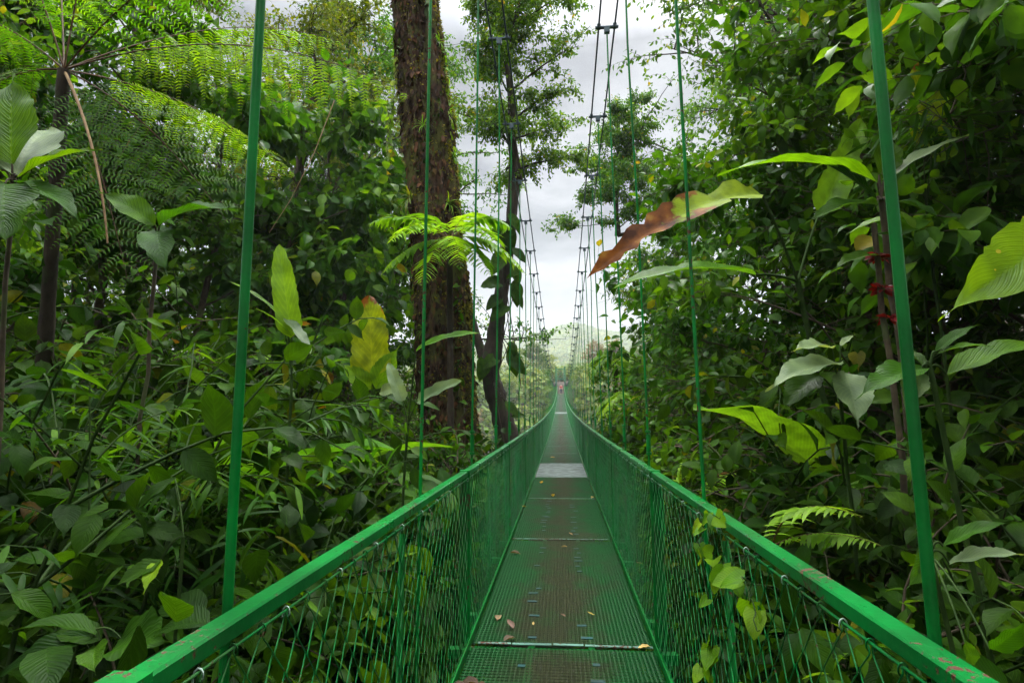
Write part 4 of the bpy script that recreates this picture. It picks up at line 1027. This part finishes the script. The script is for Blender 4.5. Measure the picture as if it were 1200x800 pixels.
plant('climbing_philodendron', 'large-leaved philodendron climbing the dark trunk beside the bridge', 'climbing plant', root, [('stem', st, 'darkbark'), ('leaves', lf, 'broad')])

# ------------------------------------------------------------------ tree ferns
def tree_fern(name, label, crown, ground_xy, fronds, r, mat, pin, npair, pin_l, nn=14, bip=True):
    gz = float(ground_z(*ground_xy)) - 0.1; base = np.array([ground_xy[0], ground_xy[1], gz])
    root = empty(name, base); tag(root, label, 'tree fern')
    g = Geo(); c = crown - base
    pts = bez((0, 0, 0), (c[0] * .8, c[1] * .8, c[2] * 0.5), c, 30)
    rr = r * (1.25 - 0.3 * np.linspace(0, 1, 30)) * (1 + 0.08 * rng.normal(0, 1, 30)); tube(g, pts, rr, sides=14)
    g.obj('trunk', M['darkbark'], root)
    for tip, ctrl, tint, hang, m_, *up_ in fronds:
        gl, gs = Geo(), Geo()
        cv = bez(c, np.asarray(ctrl) - base, np.asarray(tip) - base, 18)
        frond(gl, gs, cv, pin * (1.15 if up_ else 1), npair, bip, tint, hang, r * 0.16, pin_l, nn, t0=0.16, up=nrm(up_[0]) if up_ else (0, 0, 1))
        f = gs.obj('frond', M['rachis'], root); gl.obj('leaves', M[m_ or mat], f)
    return root, base
C1 = at(75, 82, 3.6)
def fr(px, py, d, h, tint, hang=0.25, m_=None, *up_):
    t = at(px, py, d); c = (C1 + t) / 2 + np.array([0, 0, h]); return (t, c, tint, hang, m_, *up_)
dn = (0.25, -0.8, 0.55)
fr1 = [fr(478, 112, 4.3, 0.62, .85, 2.0), fr(400, 50, 5.6, 0.5, .8, 1.0), fr(268, 262, 3.9, 0.30, .25, .05, None, dn), fr(150, 330, 3.5, 0.22, .2, .05, None, dn), fr(-120, 190, 3.3, 0.4, .4, .3),
       fr(-160, 20, 3.6, 0.5, .5, .3), fr(-40, -150, 3.4, 0.45, .55, .3), fr(130, -190, 3.5, .4, .6, .3), fr(290, -60, 3.3, 0.45, .6, .35), fr(345, 205, 5.8, 0.40, .8, .5), fr(60, -90, 5.0, .5, .7, .3)]
tf, b1 = tree_fern('tree_fern', 'large tree fern with long feathery fronds at the upper left', C1, (C1[0] - 0.9, 4.6), fr1, 0.045, 'fern', 0.54, 20, 0.060, 22)
g = Geo(); tube(g, bez(C1 - b1, at(118, 170, 3.35) - b1, at(126, 285, 3.4) - b1, 12), 0.012, 0.006, 6)
s_ = g.obj('dead_frond_stalk', M['deadstalk'], tf); s_['label'] = 'bare pale brown dead frond stalk hanging from the crown'
C2 = at(527, 282, 8.2)
def fr2(px, py, d, h, tint, hang=.15):
    t = at(px, py, d); return (t, (C2 + t) / 2 + np.array([0, 0, h]), tint, hang, None)
f2 = [fr2(430, 264, 8.0, .45, .6), fr2(446, 322, 7.6, .35, .5), fr2(492, 335, 7.2, .35, .5), fr2(600, 268, 8.4, .5, .7), fr2(617, 322, 8.0, .5, .6), fr2(575, 325, 7.5, .4, .5), fr2(560, 255, 9.2, .4, .7), fr2(480, 258, 8.9, .45, .7), fr2(540, 315, 7.0, .4, .6), fr2(455, 285, 7.2, .5, .8), fr2(590, 290, 7.3, .5, .8)]
tree_fern('tree_fern', 'smaller pale tree fern spreading its crown in front of the mossy trunk', C2, (C2[0] + .05, 8.3), f2, 0.045, 'palefern', 0.34, 27, 0.05, 11, False)
for px, py, d, lab in ((690, 500, 12.5, 'tree fern with pale drooping fronds beside the right railing'), (700, 452, 15.5, 'light green tree fern rising behind the right railing near the drop')):
    c3 = at(px + 20, py - 35, d); c3[0] = max(c3[0], 1.5); fs = []
    for q_ in range(10):
        a = q_ * 2.4; t = c3 + np.array([math.cos(a) * 1.0, math.sin(a) * 1.0, rng.uniform(-.65, -.2)]); t[0] = max(t[0], 0.8)
        fs.append((t, (c3 + t) / 2 + np.array([0, 0, .42]), rng.uniform(.4, .9), .2, None))
    tree_fern('tree_fern', lab, c3, (c3[0] + .1, d + .1), fs, 0.06, 'palefern', 0.34, 22, 0.055, 9, False)

# ------------------------------------------------------------------ plants whose single leaves can be told apart
def leafy(name, label, cat, root_xy, node, leaves, stem_mat='greenstem', r=0.009, leaf_name='leaf', extra=None):
    """node: where the leaf stalks part; leaves: (base, tip, width, shape, material, normal, droop)."""
    gz = float(ground_z(*root_xy)) - 0.05; base = np.array([root_xy[0], root_xy[1], gz])
    root = empty(name, base); tag(root, label, cat)
    st = Geo(); node = np.asarray(node) - base
    trunk = bez((0, 0, 0), (node[0] * .7, node[1] * .7, node[2] * .6), node, 14); trunk[1:-1] += rng.normal(0, r * .5, (12, 3)); tube(st, trunk, r * 1.3, r, 8)
    for b_, t_, wd, shp, mt_, nn, dr in leaves:
        B, T = np.asarray(b_) - base, np.asarray(t_) - base; L = np.linalg.norm(T - B)
        tube(st, bez(node, (node + B) / 2 + [0, 0, .04], B, 8), r * .55, r * .4, 6)
        g = Geo(); tp = leaf_tpl(shp, wd, 26, 4, dr, 0.36, 0.05, int(rng.integers(99)), torn=0.6 if mt_ == 'dying' else 0.3 if mt_ == 'banana' else 0.16)
        D = nrm(T - B); nn = nrm(np.asarray(nn, float)); up_ = nrm(nn - D * (nn @ D))
        a = dr * 0.85
        place(g, [tp], B, (D * math.cos(a) + up_ * math.sin(a))[None], up_, [L * (1 + 0.12 * dr * dr * 2.5)], [rng.uniform(.3, .8)])
        mid = [p for p in (0,)]
        g.obj(leaf_name, M[mt_], root)
    st.obj('stem', M[stem_mat], root)
    if extra: extra(root, base)
    return root
A = at
up3, cam_n = (0.1, -0.4, 1), (0.2, -1, 0.35)
leafy('ribbed_leaf_plant', 'plant with large deeply ribbed leaves at the left edge under the big fern', 'plant', (-2.3, 2.3), A(14, 215, 2.2),
      [(A(14, 192, 2.2), A(16, 86, 2.3), .52, 'drip', 'mela', cam_n, .1), (A(22, 208, 2.2), A(118, 176, 2.3), .42, 'drip', 'mela', (0, -.6, 1), .35), (A(6, 215, 2.15), A(8, 292, 2.0), .6, 'drip', 'mela', (.3, -.8, .8), .3),
       (A(20, 214, 2.2), A(95, 262, 2.2), .4, 'drip', 'mela', (.1, -.3, 1), .4), (A(2, 200, 2.2), A(-70, 150, 2.3), .45, 'drip', 'mela', up3, .3), (A(18, 205, 2.2), A(62, 152, 2.6), .45, 'drip', 'silver', up3, .3)], 'twig')
leafy('ribbed_leaf_plant', 'plant with two wide ribbed leaves spread like wings below the fern', 'plant', (-2.2, 2.75), A(184, 285, 2.7),
      [(A(181, 264, 2.65), A(118, 226, 2.6), .44, 'drip', 'mela', (.1, -.9, .8), .35), (A(187, 264, 2.65), A(276, 248, 2.6), .40, 'drip', 'mela', (.05, -.5, 1), .45), (A(184, 268, 2.7), A(196, 322, 2.5), .4, 'drip', 'mela', (0, -.8, .8), .3)], 'twig')
leafy('wild_plantain', 'wild plantain with one upright pale green leaf right of the first left hanger', 'plant', (-1.8, 3.6), A(342, 440, 3.4),
      [(A(342, 395, 3.4), A(327, 286, 3.5), .24, 'paddle', 'bright', (.3, -1, .2), .08), (A(335, 374, 3.4), A(364, 414, 3.3), .26, 'paddle', 'silver', (.8, -.5, .5), .2), (A(330, 372, 3.4), A(268, 330, 3.3), .14, 'lance', 'bright', up3, .3), (A(338, 390, 3.4), A(300, 362, 3.2), .16, 'lance', 'bright', up3, .3)])
leafy('yellow_leaved_plant', 'plant with one big yellow upright leaf in front of the left trees', 'plant', (-2.2, 6.3), A(437, 470, 6.2),
      [(A(437, 442, 6.2), A(433, 346, 6.3), .46, 'paddle', 'yellow', (.1, -1, .3), .08), (A(440, 455, 6.2), A(468, 405, 6.2), .5, 'drip', 'bright', cam_n, .2), (A(434, 456, 6.2), A(400, 425, 6.1), .5, 'drip', 'bright', cam_n, .3), (A(445, 460, 6.1), A(478, 452, 6.0), .4, 'drip', 'silver', cam_n, .3)])
leafy('wild_plantain', 'wild plantain with two pale leaves reaching past the second left hanger', 'plant', (-1.3, 4.1), A(478, 500, 3.9),
      [(A(488, 411, 3.8), A(560, 391, 3.7), .17, 'paddle', 'bright', (0, -.8, 1), .35), (A(489, 471, 3.8), A(541, 446, 3.7), .32, 'paddle', 'silver', (-.1, -.9, .8), .15), (A(472, 470, 3.9), A(455, 425, 4.0), .3, 'paddle', 'silver', cam_n, .15)])
leafy('wild_banana', 'wild banana leaf drooping with a withered brown tip beside the right hangers', 'plant', (2.5, 4.5), A(935, 330, 4.2),
      [(A(893, 228, 4.0), A(697, 322, 3.6), .17, 'paddle', 'dying', (-.2, -.9, .6), .5), (A(885, 322, 4.1), A(722, 338, 3.7), .15, 'paddle', 'banana', (0, -.5, 1), .35), (A(960, 250, 4.3), A(1010, 140, 4.5), .25, 'paddle', 'banana', cam_n, .2)], r=0.02)
leafy('wild_banana', 'wild banana with a yellow-speckled leaf entering from the right edge', 'plant', (1.75, 1.15), A(1330, 330, 1.35),
      [(A(1262, 262, 1.35), A(1101, 374, 1.30), .36, 'drip', 'spotted', (-.35, -.92, .25), .2), (A(1330, 230, 1.4), A(1420, 60, 1.5), .3, 'paddle', 'banana', cam_n, .2)], r=0.02)
leafy('wild_plantain', 'wild plantain with a broad translucent yellow-green leaf high beside the right hanger', 'plant', (2.6, 3.9), A(1085, 240, 3.8),
      [(A(1082, 172, 3.8), A(1076, 74, 3.9), .42, 'paddle', 'yellow', (.2, -1, .1), .06), (A(1100, 190, 3.8), A(1092, 100, 3.9), .34, 'paddle', 'bright', (.2, -1, .2), .1), (A(1096, 160, 3.7), A(1062, 140, 3.8), .5, 'drip', 'bright', cam_n, .2)])
leafy('large_leaved_sapling', 'sapling with long arched leaves just left of the first right hanger', 'plant', (2.0, 3.3), A(1033, 236, 3.2),
      [(A(1028, 214, 3.2), A(848, 206, 3.2), .24, 'drip', 'bright', (0, -.35, 1), .5), (A(1036, 212, 3.2), A(1135, 158, 3.2), .2, 'drip', 'silver', (0, -.5, 1), .2), (A(1026, 234, 3.2), A(925, 178, 3.3), .36, 'drip', 'broad', (.1, -.5, 1), .3), (A(1030, 205, 3.2), A(1046, 160, 3.3), .5, 'drip', 'broad', cam_n, .2),
       (A(1026, 240, 3.1), A(945, 262, 2.9), .3, 'drip', 'broad', up3, .35), (A(1040, 236, 3.1), A(1105, 262, 2.9), .36, 'drip', 'broad', up3, .4)], 'twig', 0.016)
def whorls(root, base):
    for px, py in ((1029, 302), (1035, 338), (1041, 373)):
        g = Geo(); c = A(px, py, 3.0) - base; n = 26; d = rand_dirs(n, -.5, .5)
        place(g, LT['bush'], c + d * 0.012, d, rand_dirs(n, .2, 1), rng.uniform(.03, .06, n), rng.random(n)); o = g.obj('flower_whorl', M['red'], root); o['label'] = 'dark red flower whorl'
leafy('red_flowering_stalk', 'straight stalk ringed by three dark red flower whorls behind the first right hanger', 'plant', (1.85, 3.1), A(1024, 262, 3.0),
      [(A(1026, 275, 3.0), A(1075, 285, 2.9), .35, 'drip', 'broad', up3, .4), (A(1030, 300, 3.0), A(975, 318, 2.9), .35, 'drip', 'broad', up3, .4)], 'twig', 0.014, extra=whorls)
leafy('pale_leaved_shrub', 'shrub with torn pale green leaves lit from above, right of the middle right hanger', 'shrub', (1.75, 3.5), A(985, 470, 2.9),
      [(A(985, 425, 2.9), A(898, 458, 2.7), .36, 'drip', 'silver', (0, -.4, 1), .3), (A(975, 408, 2.9), A(928, 412, 2.8), .5, 'drip', 'silver', up3, .3), (A(990, 436, 2.9), A(1006, 500, 2.7), .55, 'drip', 'silver', (0, -.8, .7), .2), (A(985, 405, 2.9), A(1002, 392, 2.9), .5, 'drip', 'silver', up3, .2), (A(960, 440, 2.9), A(915, 482, 2.8), .5, 'drip', 'broad', up3, .3)])
leafy('ribbed_leaf_plant', 'sprig of ribbed hanging leaves crossing behind the first right hanger', 'plant', (1.75, 2.2), A(1090, 430, 2.2),
      [(A(1085, 432, 2.2), A(1004, 468, 2.1), .36, 'drip', 'mela', (0, -.5, 1), .4), (A(1078, 436, 2.2), A(1058, 480, 2.1), .42, 'drip', 'silver', (0, -.8, .8), .2), (A(1098, 415, 2.2), A(1164, 406, 2.1), .30, 'drip', 'mela', (0, -.5, 1), .4), (A(1096, 412, 2.2), A(1148, 380, 2.2), .26, 'drip', 'mela', (0, -.5, 1), .3), (A(1084, 430, 2.2), A(1055, 405, 2.3), .4, 'drip', 'broad', up3, .2), (A(1110, 440, 2.2), A(1240, 400, 2.2), .3, 'drip', 'mela', up3, .3)])
leafy('broadleaf_seedling', 'low seedling with broad leaves beneath the left railing corner', 'plant', (-1.25, 1.55), A(108, 740, 1.6),
      [(A(142, 748, 1.6), A(200, 752, 1.5), .62, 'drip', 'broad', (0, -.7, .8), .2), (A(118, 750, 1.6), A(60, 742, 1.6), .5, 'drip', 'broad', (0, -.5, 1), .4), (A(110, 745, 1.6), A(-10, 800, 1.5), .36, 'drip', 'broad', (0, -.5, 1), .4), (A(58, 752, 1.6), A(24, 795, 1.5), .5, 'drip', 'broad', (0, -.6, .9), .4), (A(112, 756, 1.6), A(112, 790, 1.5), .55, 'drip', 'mela', (0, -.7, .9), .3)], r=0.0055)
leafy('broadleaf_seedling', 'climbing seedling with two hanging leaves left of the first left hanger', 'plant', (-1.35, 1.85), A(215, 628, 1.8),
      [(A(190, 656, 1.8), A(131, 690, 1.7), .42, 'drip', 'broad', (0, -.8, .7), .2), (A(188, 656, 1.8), A(168, 696, 1.7), .42, 'drip', 'bright', (0, -.8, .7), .2), (A(205, 560, 1.9), A(155, 602, 1.8), .3, 'drip', 'broad', (0, -.7, .8), .25), (A(205, 570, 1.9), A(207, 600, 1.85), .5, 'drip', 'broad', (0, -.9, .6), .2)], r=0.0055)
leafy('broadleaf_seedling', 'seedling with broad dark leaves against the first right hanger, low down', 'plant', (1.35, 1.45), A(1090, 650, 1.5),
      [(A(1078, 640, 1.5), A(1085, 700, 1.45), .30, 'drip', 'mela', (0, -.9, .6), .15), (A(1100, 690, 1.5), A(1150, 700, 1.45), .40, 'drip', 'broad', up3, .3), (A(1112, 660, 1.5), A(1205, 650, 1.4), .36, 'drip', 'silver', (0, -.5, 1), .3), (A(1090, 645, 1.5), A(1062, 690, 1.45), .4, 'drip', 'mela', cam_n, .2), (A(1105, 640, 1.5), A(1190, 612, 1.45), .3, 'drip', 'mela', up3, .35), (A(1140, 780, 1.3), A(1128, 745, 1.3), .6, 'drip', 'mela', cam_n, .1), (A(1160, 760, 1.3), A(1205, 725, 1.25), .5, 'drip', 'mela', cam_n, .2)], r=0.0055)
gs_, g_ = Geo(), Geo()
fb = A(905, 640, 3.2)
frond(g_, gs_, bez((0, 0, 0), A(920, 570, 3.0) - fb, A(1012, 606, 2.6) - fb, 16), 0.16, 24, False, .85, .1, .006); frond(g_, gs_, bez((0, 0, 0), A(960, 610, 3.0) - fb, A(1035, 640, 2.7) - fb, 16), 0.14, 22, False, .6, .1, .006)
plant('fern', 'bright fern with one lit arching frond above the right handrail', 'fern', fb, [('stalks', gs_, 'rachis'), ('fronds', g_, 'palefern')])
gs_, g_ = Geo(), Geo(); fb = A(765, 600, 5.0); fb[0] = 1.0
for tp in ((890, 550), (870, 575), (800, 545), (850, 590)):
    T = A(*tp, 5.0); frond(g_, gs_, bez((0, 0, 0), (T - fb) / 2 + [0, 0, .22], T - fb, 16), 0.18, 22, False, .7, .15, .006)
plant('fern', 'pale fern leaning over the ground behind the third right hanger', 'fern', fb, [('stalks', gs_, 'rachis'), ('fronds', g_, 'palefern')])

# vine climbing the right chain-link side
XF = XR - 0.03
def fence_pt(y, z, o_=0.0): return np.array([XF - o_, y, deck_z(y) + z])
rng = np.random.default_rng(31)
st, lf, si = Geo(), Geo(), Sites(); vo = fence_pt(2.35, -0.05)
runs = [[(2.35, -.1), (2.3, .3), (2.42, .6), (2.3, .9), (2.36, 1.12), (2.2, 1.16)], [(2.45, -.1), (2.5, .35), (2.38, .7), (2.5, 1.0), (2.55, 1.14)], [(2.2, -.1), (2.1, .2), (2.15, .45), (1.95, .7)], [(2.36, .9), (2.15, .98), (1.95, 1.0), (1.8, .9)], [(2.6, 0), (2.65, .3), (2.6, .5)]]
for rn in runs:
    p = np.array([fence_pt(y, z, rng.uniform(0, .02)) for y, z in rn]); tt = np.linspace(0, len(p) - 1, 7 * len(p)); ii = np.clip(tt.astype(int), 0, len(p) - 2); f = (tt - ii)[:, None]
    c = p[ii] * (1 - f) + p[ii + 1] * f + rng.normal(0, .006, (len(tt), 3)) - vo
    tube(st, c, 0.0035, 0.002, 5); n = int(10 * len(rn) / 4)
    t = rng.uniform(.1, 1, n); P, Tn = along(c, np.minimum(t, .999))
    D = np.c_[rng.normal(-.5, .4, n), rng.normal(-.1, .7, n), rng.normal(-.5, .4, n)]
    si.put(P, D, np.array([-.7, -.6, .6]) + rng.normal(0, .35, (n, 3)), rng.uniform(.045, .095, n), np.clip(rng.normal(.55, .25, n), 0, 1))
si.flush(lf, LT['heart'])
plant('fence_vine', 'bright green heart-leaved vine climbing the right chain-link side and hooked over the handrail', 'vine', vo, [('stem', st, 'greenstem'), ('leaves', lf, 'bright')])

# a small red-flowered plant behind the left mesh
rng = np.random.default_rng(32)
fb = A(490, 700, 3.0); fb[0] = min(fb[0], -0.95); fb[2] = float(ground_z(fb[0], 3.0)); st, lf_ = shrub(881, 1.9, 6, 'broad', 0.14, 7, 4, .45)
gf = Geo(); n = 60; a = rng.integers(0, 7, n); ctr_ = rng.uniform([-.45, -.35, 1.15], [.0, .4, 1.9], (7, 3)); d = rand_dirs(n)
place(gf, LT['bush'], ctr_[a] + d * .01, d, rand_dirs(n, .2, 1), rng.uniform(.02, .04, n), rng.random(n))
plant('flowering_shrub', 'leafy shrub with small red flowers seen through the left chain-link side', 'shrub', fb, [('stems', st, 'greenstem'), ('leaves', lf_, 'palefern'), ('flowers', gf, 'red')])

# ------------------------------------------------------------------ fallen leaves on the deck
rng = np.random.default_rng(12)
FL = [(583, 727, .11, .55, 'orange fallen leaf with a long stalk on the deck, left of the nearest seam end'), (602, 737, .10, .25, 'curled grey fallen leaf right beside the orange stalked leaf'), (590, 752, .10, .3, 'curled grey fallen leaf just above the nearest deck seam'),
      (697, 721, .07, .9, 'yellow fallen leaf right of the middle of the nearest deck panel'), (663, 723, .05, .2, 'small dark crumpled leaf in the middle of the nearest deck panel'), (625, 733, .035, .8, 'tiny orange leaf scrap on the nearest deck panel'),
      (598, 648, .12, .3, 'brown fallen leaf at the foot of the left chain-link side'), (658, 641, .07, .7, 'pale fallen leaf just in front of the second deck seam'), (671, 627, .06, .5, 'pinkish fallen leaf just behind the second deck seam'),
      (634, 566, .16, .8, 'pale yellow fallen leaf just in front of the light grey panel'), (648, 582, .14, .85, 'whitish fallen leaf in the middle of the third deck panel'), (617, 594, .12, .9, 'pale fallen leaf near the left edge of the third deck panel'),
      (693, 584, .12, .8, 'pale fallen leaf near the right edge of the third deck panel'), (650, 536, .16, .8, 'whitish fallen leaf on the deck beyond the light grey panel'), (762, 758, .09, .9, 'yellow fallen leaf at the right end of the nearest deck seam'), (745, 600 + 60, .07, .85, 'yellow-green fallen leaf by the foot of the right chain-link side')]
for px, py, L, tint, lab in FL:
    lo, hi = 1.0, 40.0
    for _ in range(40):
        m_ = (lo + hi) / 2
        if at(px, py, m_)[2] > deck_z(m_) + .012: lo = m_
        else: hi = m_
    p = at(px, py, lo); g = Geo(); a = rng.uniform(0, 6.28)
    place(g, [leaf_tpl('ell', .5, 6, 2, rng.uniform(-.5, .2), rng.uniform(.3, .9), .06, int(rng.integers(99)))], np.array([0, 0, .006]), np.array([[math.cos(a), math.sin(a), .1]]), np.array([0, 0, 1.0]), [L], [tint])
    root = g.obj('fallen_leaf', M['dead'], None, loc=p); tag(root, lab, 'leaf', 'fallen leaves on the deck')
for px, py, lab in ((556, 766, 'dark brown dead leaf topmost in the clump by the left post'), (562, 772, 'dead leaf nearest the deck seam in the clump by the left post'), (549, 770, 'dead leaf pressed on the mesh in the clump by the left post'), (558, 758, 'greenish dead leaf at the back of the clump by the left post')):
    p = at(px, py, 3.3); p[0] = max(p[0], -.54); p[2] = deck_z(3.3) + rng.uniform(.01, .05); g = Geo(); a = rng.uniform(0, 6.28)
    place(g, [leaf_tpl('ell', .55, 6, 2, .6, .7, .08, int(rng.integers(99)))], np.zeros(3), np.array([[math.cos(a), math.sin(a), .3]]), np.array([0, 0, 1.0]), [.13], [rng.uniform(0, .15)])
    tag(g.obj('fallen_leaf', M['dead'], None, loc=p), lab, 'leaf', 'fallen leaves on the deck')

# ------------------------------------------------------------------ a walker at the far end
def skin_body(name, verts, edges, radii, mat, parent, sub=2):
    me = bpy.data.meshes.new(name); me.from_pydata(verts, edges, []); o = bpy.data.objects.new(name, me); COL.objects.link(o)
    o.modifiers.new('skin', 'SKIN'); me.skin_vertices[0].data[0].use_root = True
    for v, r_ in zip(me.skin_vertices[0].data, radii): v.radius = (r_, r_)
    s_ = o.modifiers.new('sub', 'SUBSURF'); s_.levels = sub; s_.render_levels = sub
    me.materials.append(mat); o.parent = parent
    return o
py_ = 104.0
pz = deck_z(py_) + 0.012
person = empty('person', (0.06, py_, pz)); tag(person, 'person in a red top and dark trousers standing at the far end of the bridge', 'person')
bv = [(0, 0, .95), (0, 0, 1.12), (0, 0, 1.32), (0, 0, 1.46), (0, -.01, 1.56), (0, -.02, 1.66), (0, -.01, 1.74), (.19, 0, 1.42), (.26, -.02, 1.14), (.25, -.10, .92), (.25, -.13, .83), (-.19, 0, 1.42), (-.27, .0, 1.14), (-.25, -.08, .90), (-.25, -.11, .81), (.10, 0, .90), (.11, -.02, .50), (.11, .02, .09), (.12, -.10, .035), (-.10, 0, .90), (-.11, .0, .50), (-.12, .05, .09), (-.13, -.07, .035)]
be = [(0, 1), (1, 2), (2, 3), (3, 4), (4, 5), (5, 6), (3, 7), (7, 8), (8, 9), (9, 10), (3, 11), (11, 12), (12, 13), (13, 14), (0, 15), (15, 16), (16, 17), (17, 18), (0, 19), (19, 20), (20, 21), (21, 22)]
br_ = [.13, .125, .15, .11, .055, .095, .085, .07, .048, .035, .04, .07, .048, .035, .04, .095, .065, .045, .035, .095, .065, .045, .035]
skin_body('body', bv, be, br_, M['skin'], person)
skin_body('shirt', [(0, 0, 1.02), (0, 0, 1.2), (0, 0, 1.36), (0, 0, 1.45), (.19, 0, 1.43), (.25, -.01, 1.2), (-.19, 0, 1.43), (-.26, 0, 1.2)], [(0, 1), (1, 2), (2, 3), (3, 4), (4, 5), (3, 6), (6, 7)], [.15, .15, .17, .12, .085, .065, .085, .065], M['shirt'], person)
skin_body('trousers', [(0, 0, .97), (.10, 0, .88), (.11, -.02, .50), (.11, .02, .12), (-.10, 0, .88), (-.11, 0, .50), (-.12, .05, .12)], [(0, 1), (1, 2), (2, 3), (0, 4), (4, 5), (5, 6)], [.155, .115, .082, .06, .115, .082, .06], M['jeans'], person)
skin_body('hair', [(0, .02, 1.67), (0, .02, 1.74), (0, 0, 1.79)], [(0, 1), (1, 2)], [.09, .10, .07], M['hair'], person)

# ------------------------------------------------------------------ the far bank, the valley wood and the hill
rng = np.random.default_rng(77)
FT = [(-6.0, 128, 10.0, 'far', 'round-crowned pale tree just left of the far tower'), (-9.5, 121, 8.5, 'far', 'pale bushy tree second left of the far tower'), (-15, 114, 7.5, 'far', 'pale tree third left of the far tower'), (-21, 119, 9.0, 'far', 'pale tree fourth left of the far tower, beside the dark trunk'),
      (7.5, 120, 8.0, 'farbrown', 'brownish tree just right of the far tower'), (10.5, 112, 7.5, 'farbrown', 'brownish bushy tree second right of the far tower'), (15.5, 116, 7.0, 'far', 'yellow-green tree third right of the far tower'), (-10, 103, 6.5, 'far', 'low bushy tree below the far end of the bridge, left side'),
      (10, 101, 6.5, 'farbrown', 'low brownish tree below the far end of the bridge, right side'), (-15, 98, 6.0, 'farbrown', 'brown-tinged bush low on the far slope, left side'), (15, 95, 6.0, 'far', 'pale bush low on the far slope, right side'), (-3.4, 150, 12.0, 'far', 'tree rising behind the far tower'),
      (9, 150, 11.0, 'far', 'tall pale tree behind the brownish trees right of the far tower'), (-17, 147, 11.0, 'far', 'tall pale tree behind the trees left of the far tower'), (20, 108, 7.0, 'farbrown', 'brownish tree fourth right of the far tower'), (-28, 112, 8.0, 'far', 'pale tree farthest left on the far bank'), (27, 118, 8.0, 'far', 'pale tree farthest right on the far bank')]
for x, y, H, kind, lab in FT:
    o = put('valley_tree', PR[kind][int(rng.integers(2))], (x, y, float(ground_z(x, y)) - .3), H / 9.0, rng.uniform(0, 6)); tag(o, lab, 'tree', 'trees on the far bank')

def crowns(name, n, yr, spread_k, rs, mat, m_leaf, lsz, kind='stuff', xoff=0.0, cond=None):
    y = np.sqrt(rng.uniform(yr[0] ** 2, yr[1] ** 2, n)); x = rng.uniform(-1, 1, n) * spread_k * y + xoff
    if cond is not None: k_ = cond(x, y); x, y = x[k_], y[k_]
    n = len(x); z = ground_z(x, y); rr = rng.uniform(*rs, n)
    c = np.stack([x, y, z + rr * 0.7], -1)
    d = rand_dirs(n * m_leaf, -.35, 1.0); cc = np.repeat(c, m_leaf, 0); R_ = np.repeat(rr, m_leaf) * rng.uniform(.75, 1.08, n * m_leaf)
    g = Geo(); tn = np.clip(np.repeat(rng.random(n), m_leaf) * .7 + rng.random(n * m_leaf) * .3, 0, 1)
    place(g, LT['clump'], cc + d * R_[:, None] * [1, 1, .85], rand_dirs(n * m_leaf, -.6, .3), d + rng.normal(0, .35, d.shape), lsz * np.repeat(rr, m_leaf) * rng.uniform(.7, 1.2, n * m_leaf), tn)
    return tag(g.obj(name, M[mat]), kind=kind)
crowns('valley_undergrowth', 5200, (52, 175), 0.40, (0.9, 2.6), 'far', 40, 0.5, cond=lambda x, y: (np.abs(x) > 4.2) | (y > 122) | (ground_z(x, y) < deck_z(y) - 4.5))
crowns('far_bank_scrub', 420, (78, 118), 0.06, (0.5, 1.0), 'far', 36, 0.55, cond=lambda x, y: ((ground_z(x, y) < deck_z(y) - 1.9) | (np.abs(x) > 2.2)) & (np.abs(x) < 6))
crowns('hill_forest', 6500, (175, 1150), 0.36, (3.2, 7.5), 'far', 32, 0.62)

# low undergrowth of the near banks
n = 26000; y = rng.uniform(.3, 26, n) ** 1.0; x = rng.choice([-1, 1], n) * (0.75 + rng.exponential(2.2, n)); z = ground_z(x, y)
g = Geo(); h_ = rng.exponential(.22, n)
place(g, LT['broad'] + LT['bush'], np.stack([x, y, z + h_], -1), rand_dirs(n, -.5, .3), np.array([0, -.2, 1.0]) + rng.normal(0, .4, (n, 3)), rng.uniform(.06, .18, n), rng.random(n) * .9)
tag(g.obj('undergrowth', M['bush']), kind='stuff')

# ------------------------------------------------------------------ air
g = Geo(); g.box((0, 725, 54), (2500, 1580, 178))
hz = g.obj('haze', None if False else M['soil'], None, False); hz.data.materials.clear()
hm, nt, nd, lk = mat_new('haze_air'); o_ = N(nd, 'ShaderNodeOutputMaterial'); pv = N(nd, 'ShaderNodeVolumePrincipled')
pv.inputs['Color'].default_value = (0.93, 0.96, 1.0, 1); pv.inputs['Density'].default_value = 0.00055; pv.inputs['Anisotropy'].default_value = 0.0
lk.new(pv.outputs[0], o_.inputs['Volume']); hz.data.materials.append(hm); tag(hz, kind='stuff')

# ------------------------------------------------------------------ render settings
scene.view_settings.view_transform = 'Standard'; scene.view_settings.look = 'None'; scene.view_settings.gamma = 1.0; scene.view_settings.use_curve_mapping = False
scene.view_settings.exposure = 0.90
cy = scene.cycles
cy.max_bounces = 5; cy.diffuse_bounces = 2; cy.glossy_bounces = 2; cy.transmission_bounces = 3; cy.use_adaptive_sampling = True; cy.adaptive_threshold = 0.06; cy.volume_bounces = 2; cy.transparent_max_bounces = 8
cy.use_denoising = True; cy.sample_clamp_indirect = 6.0
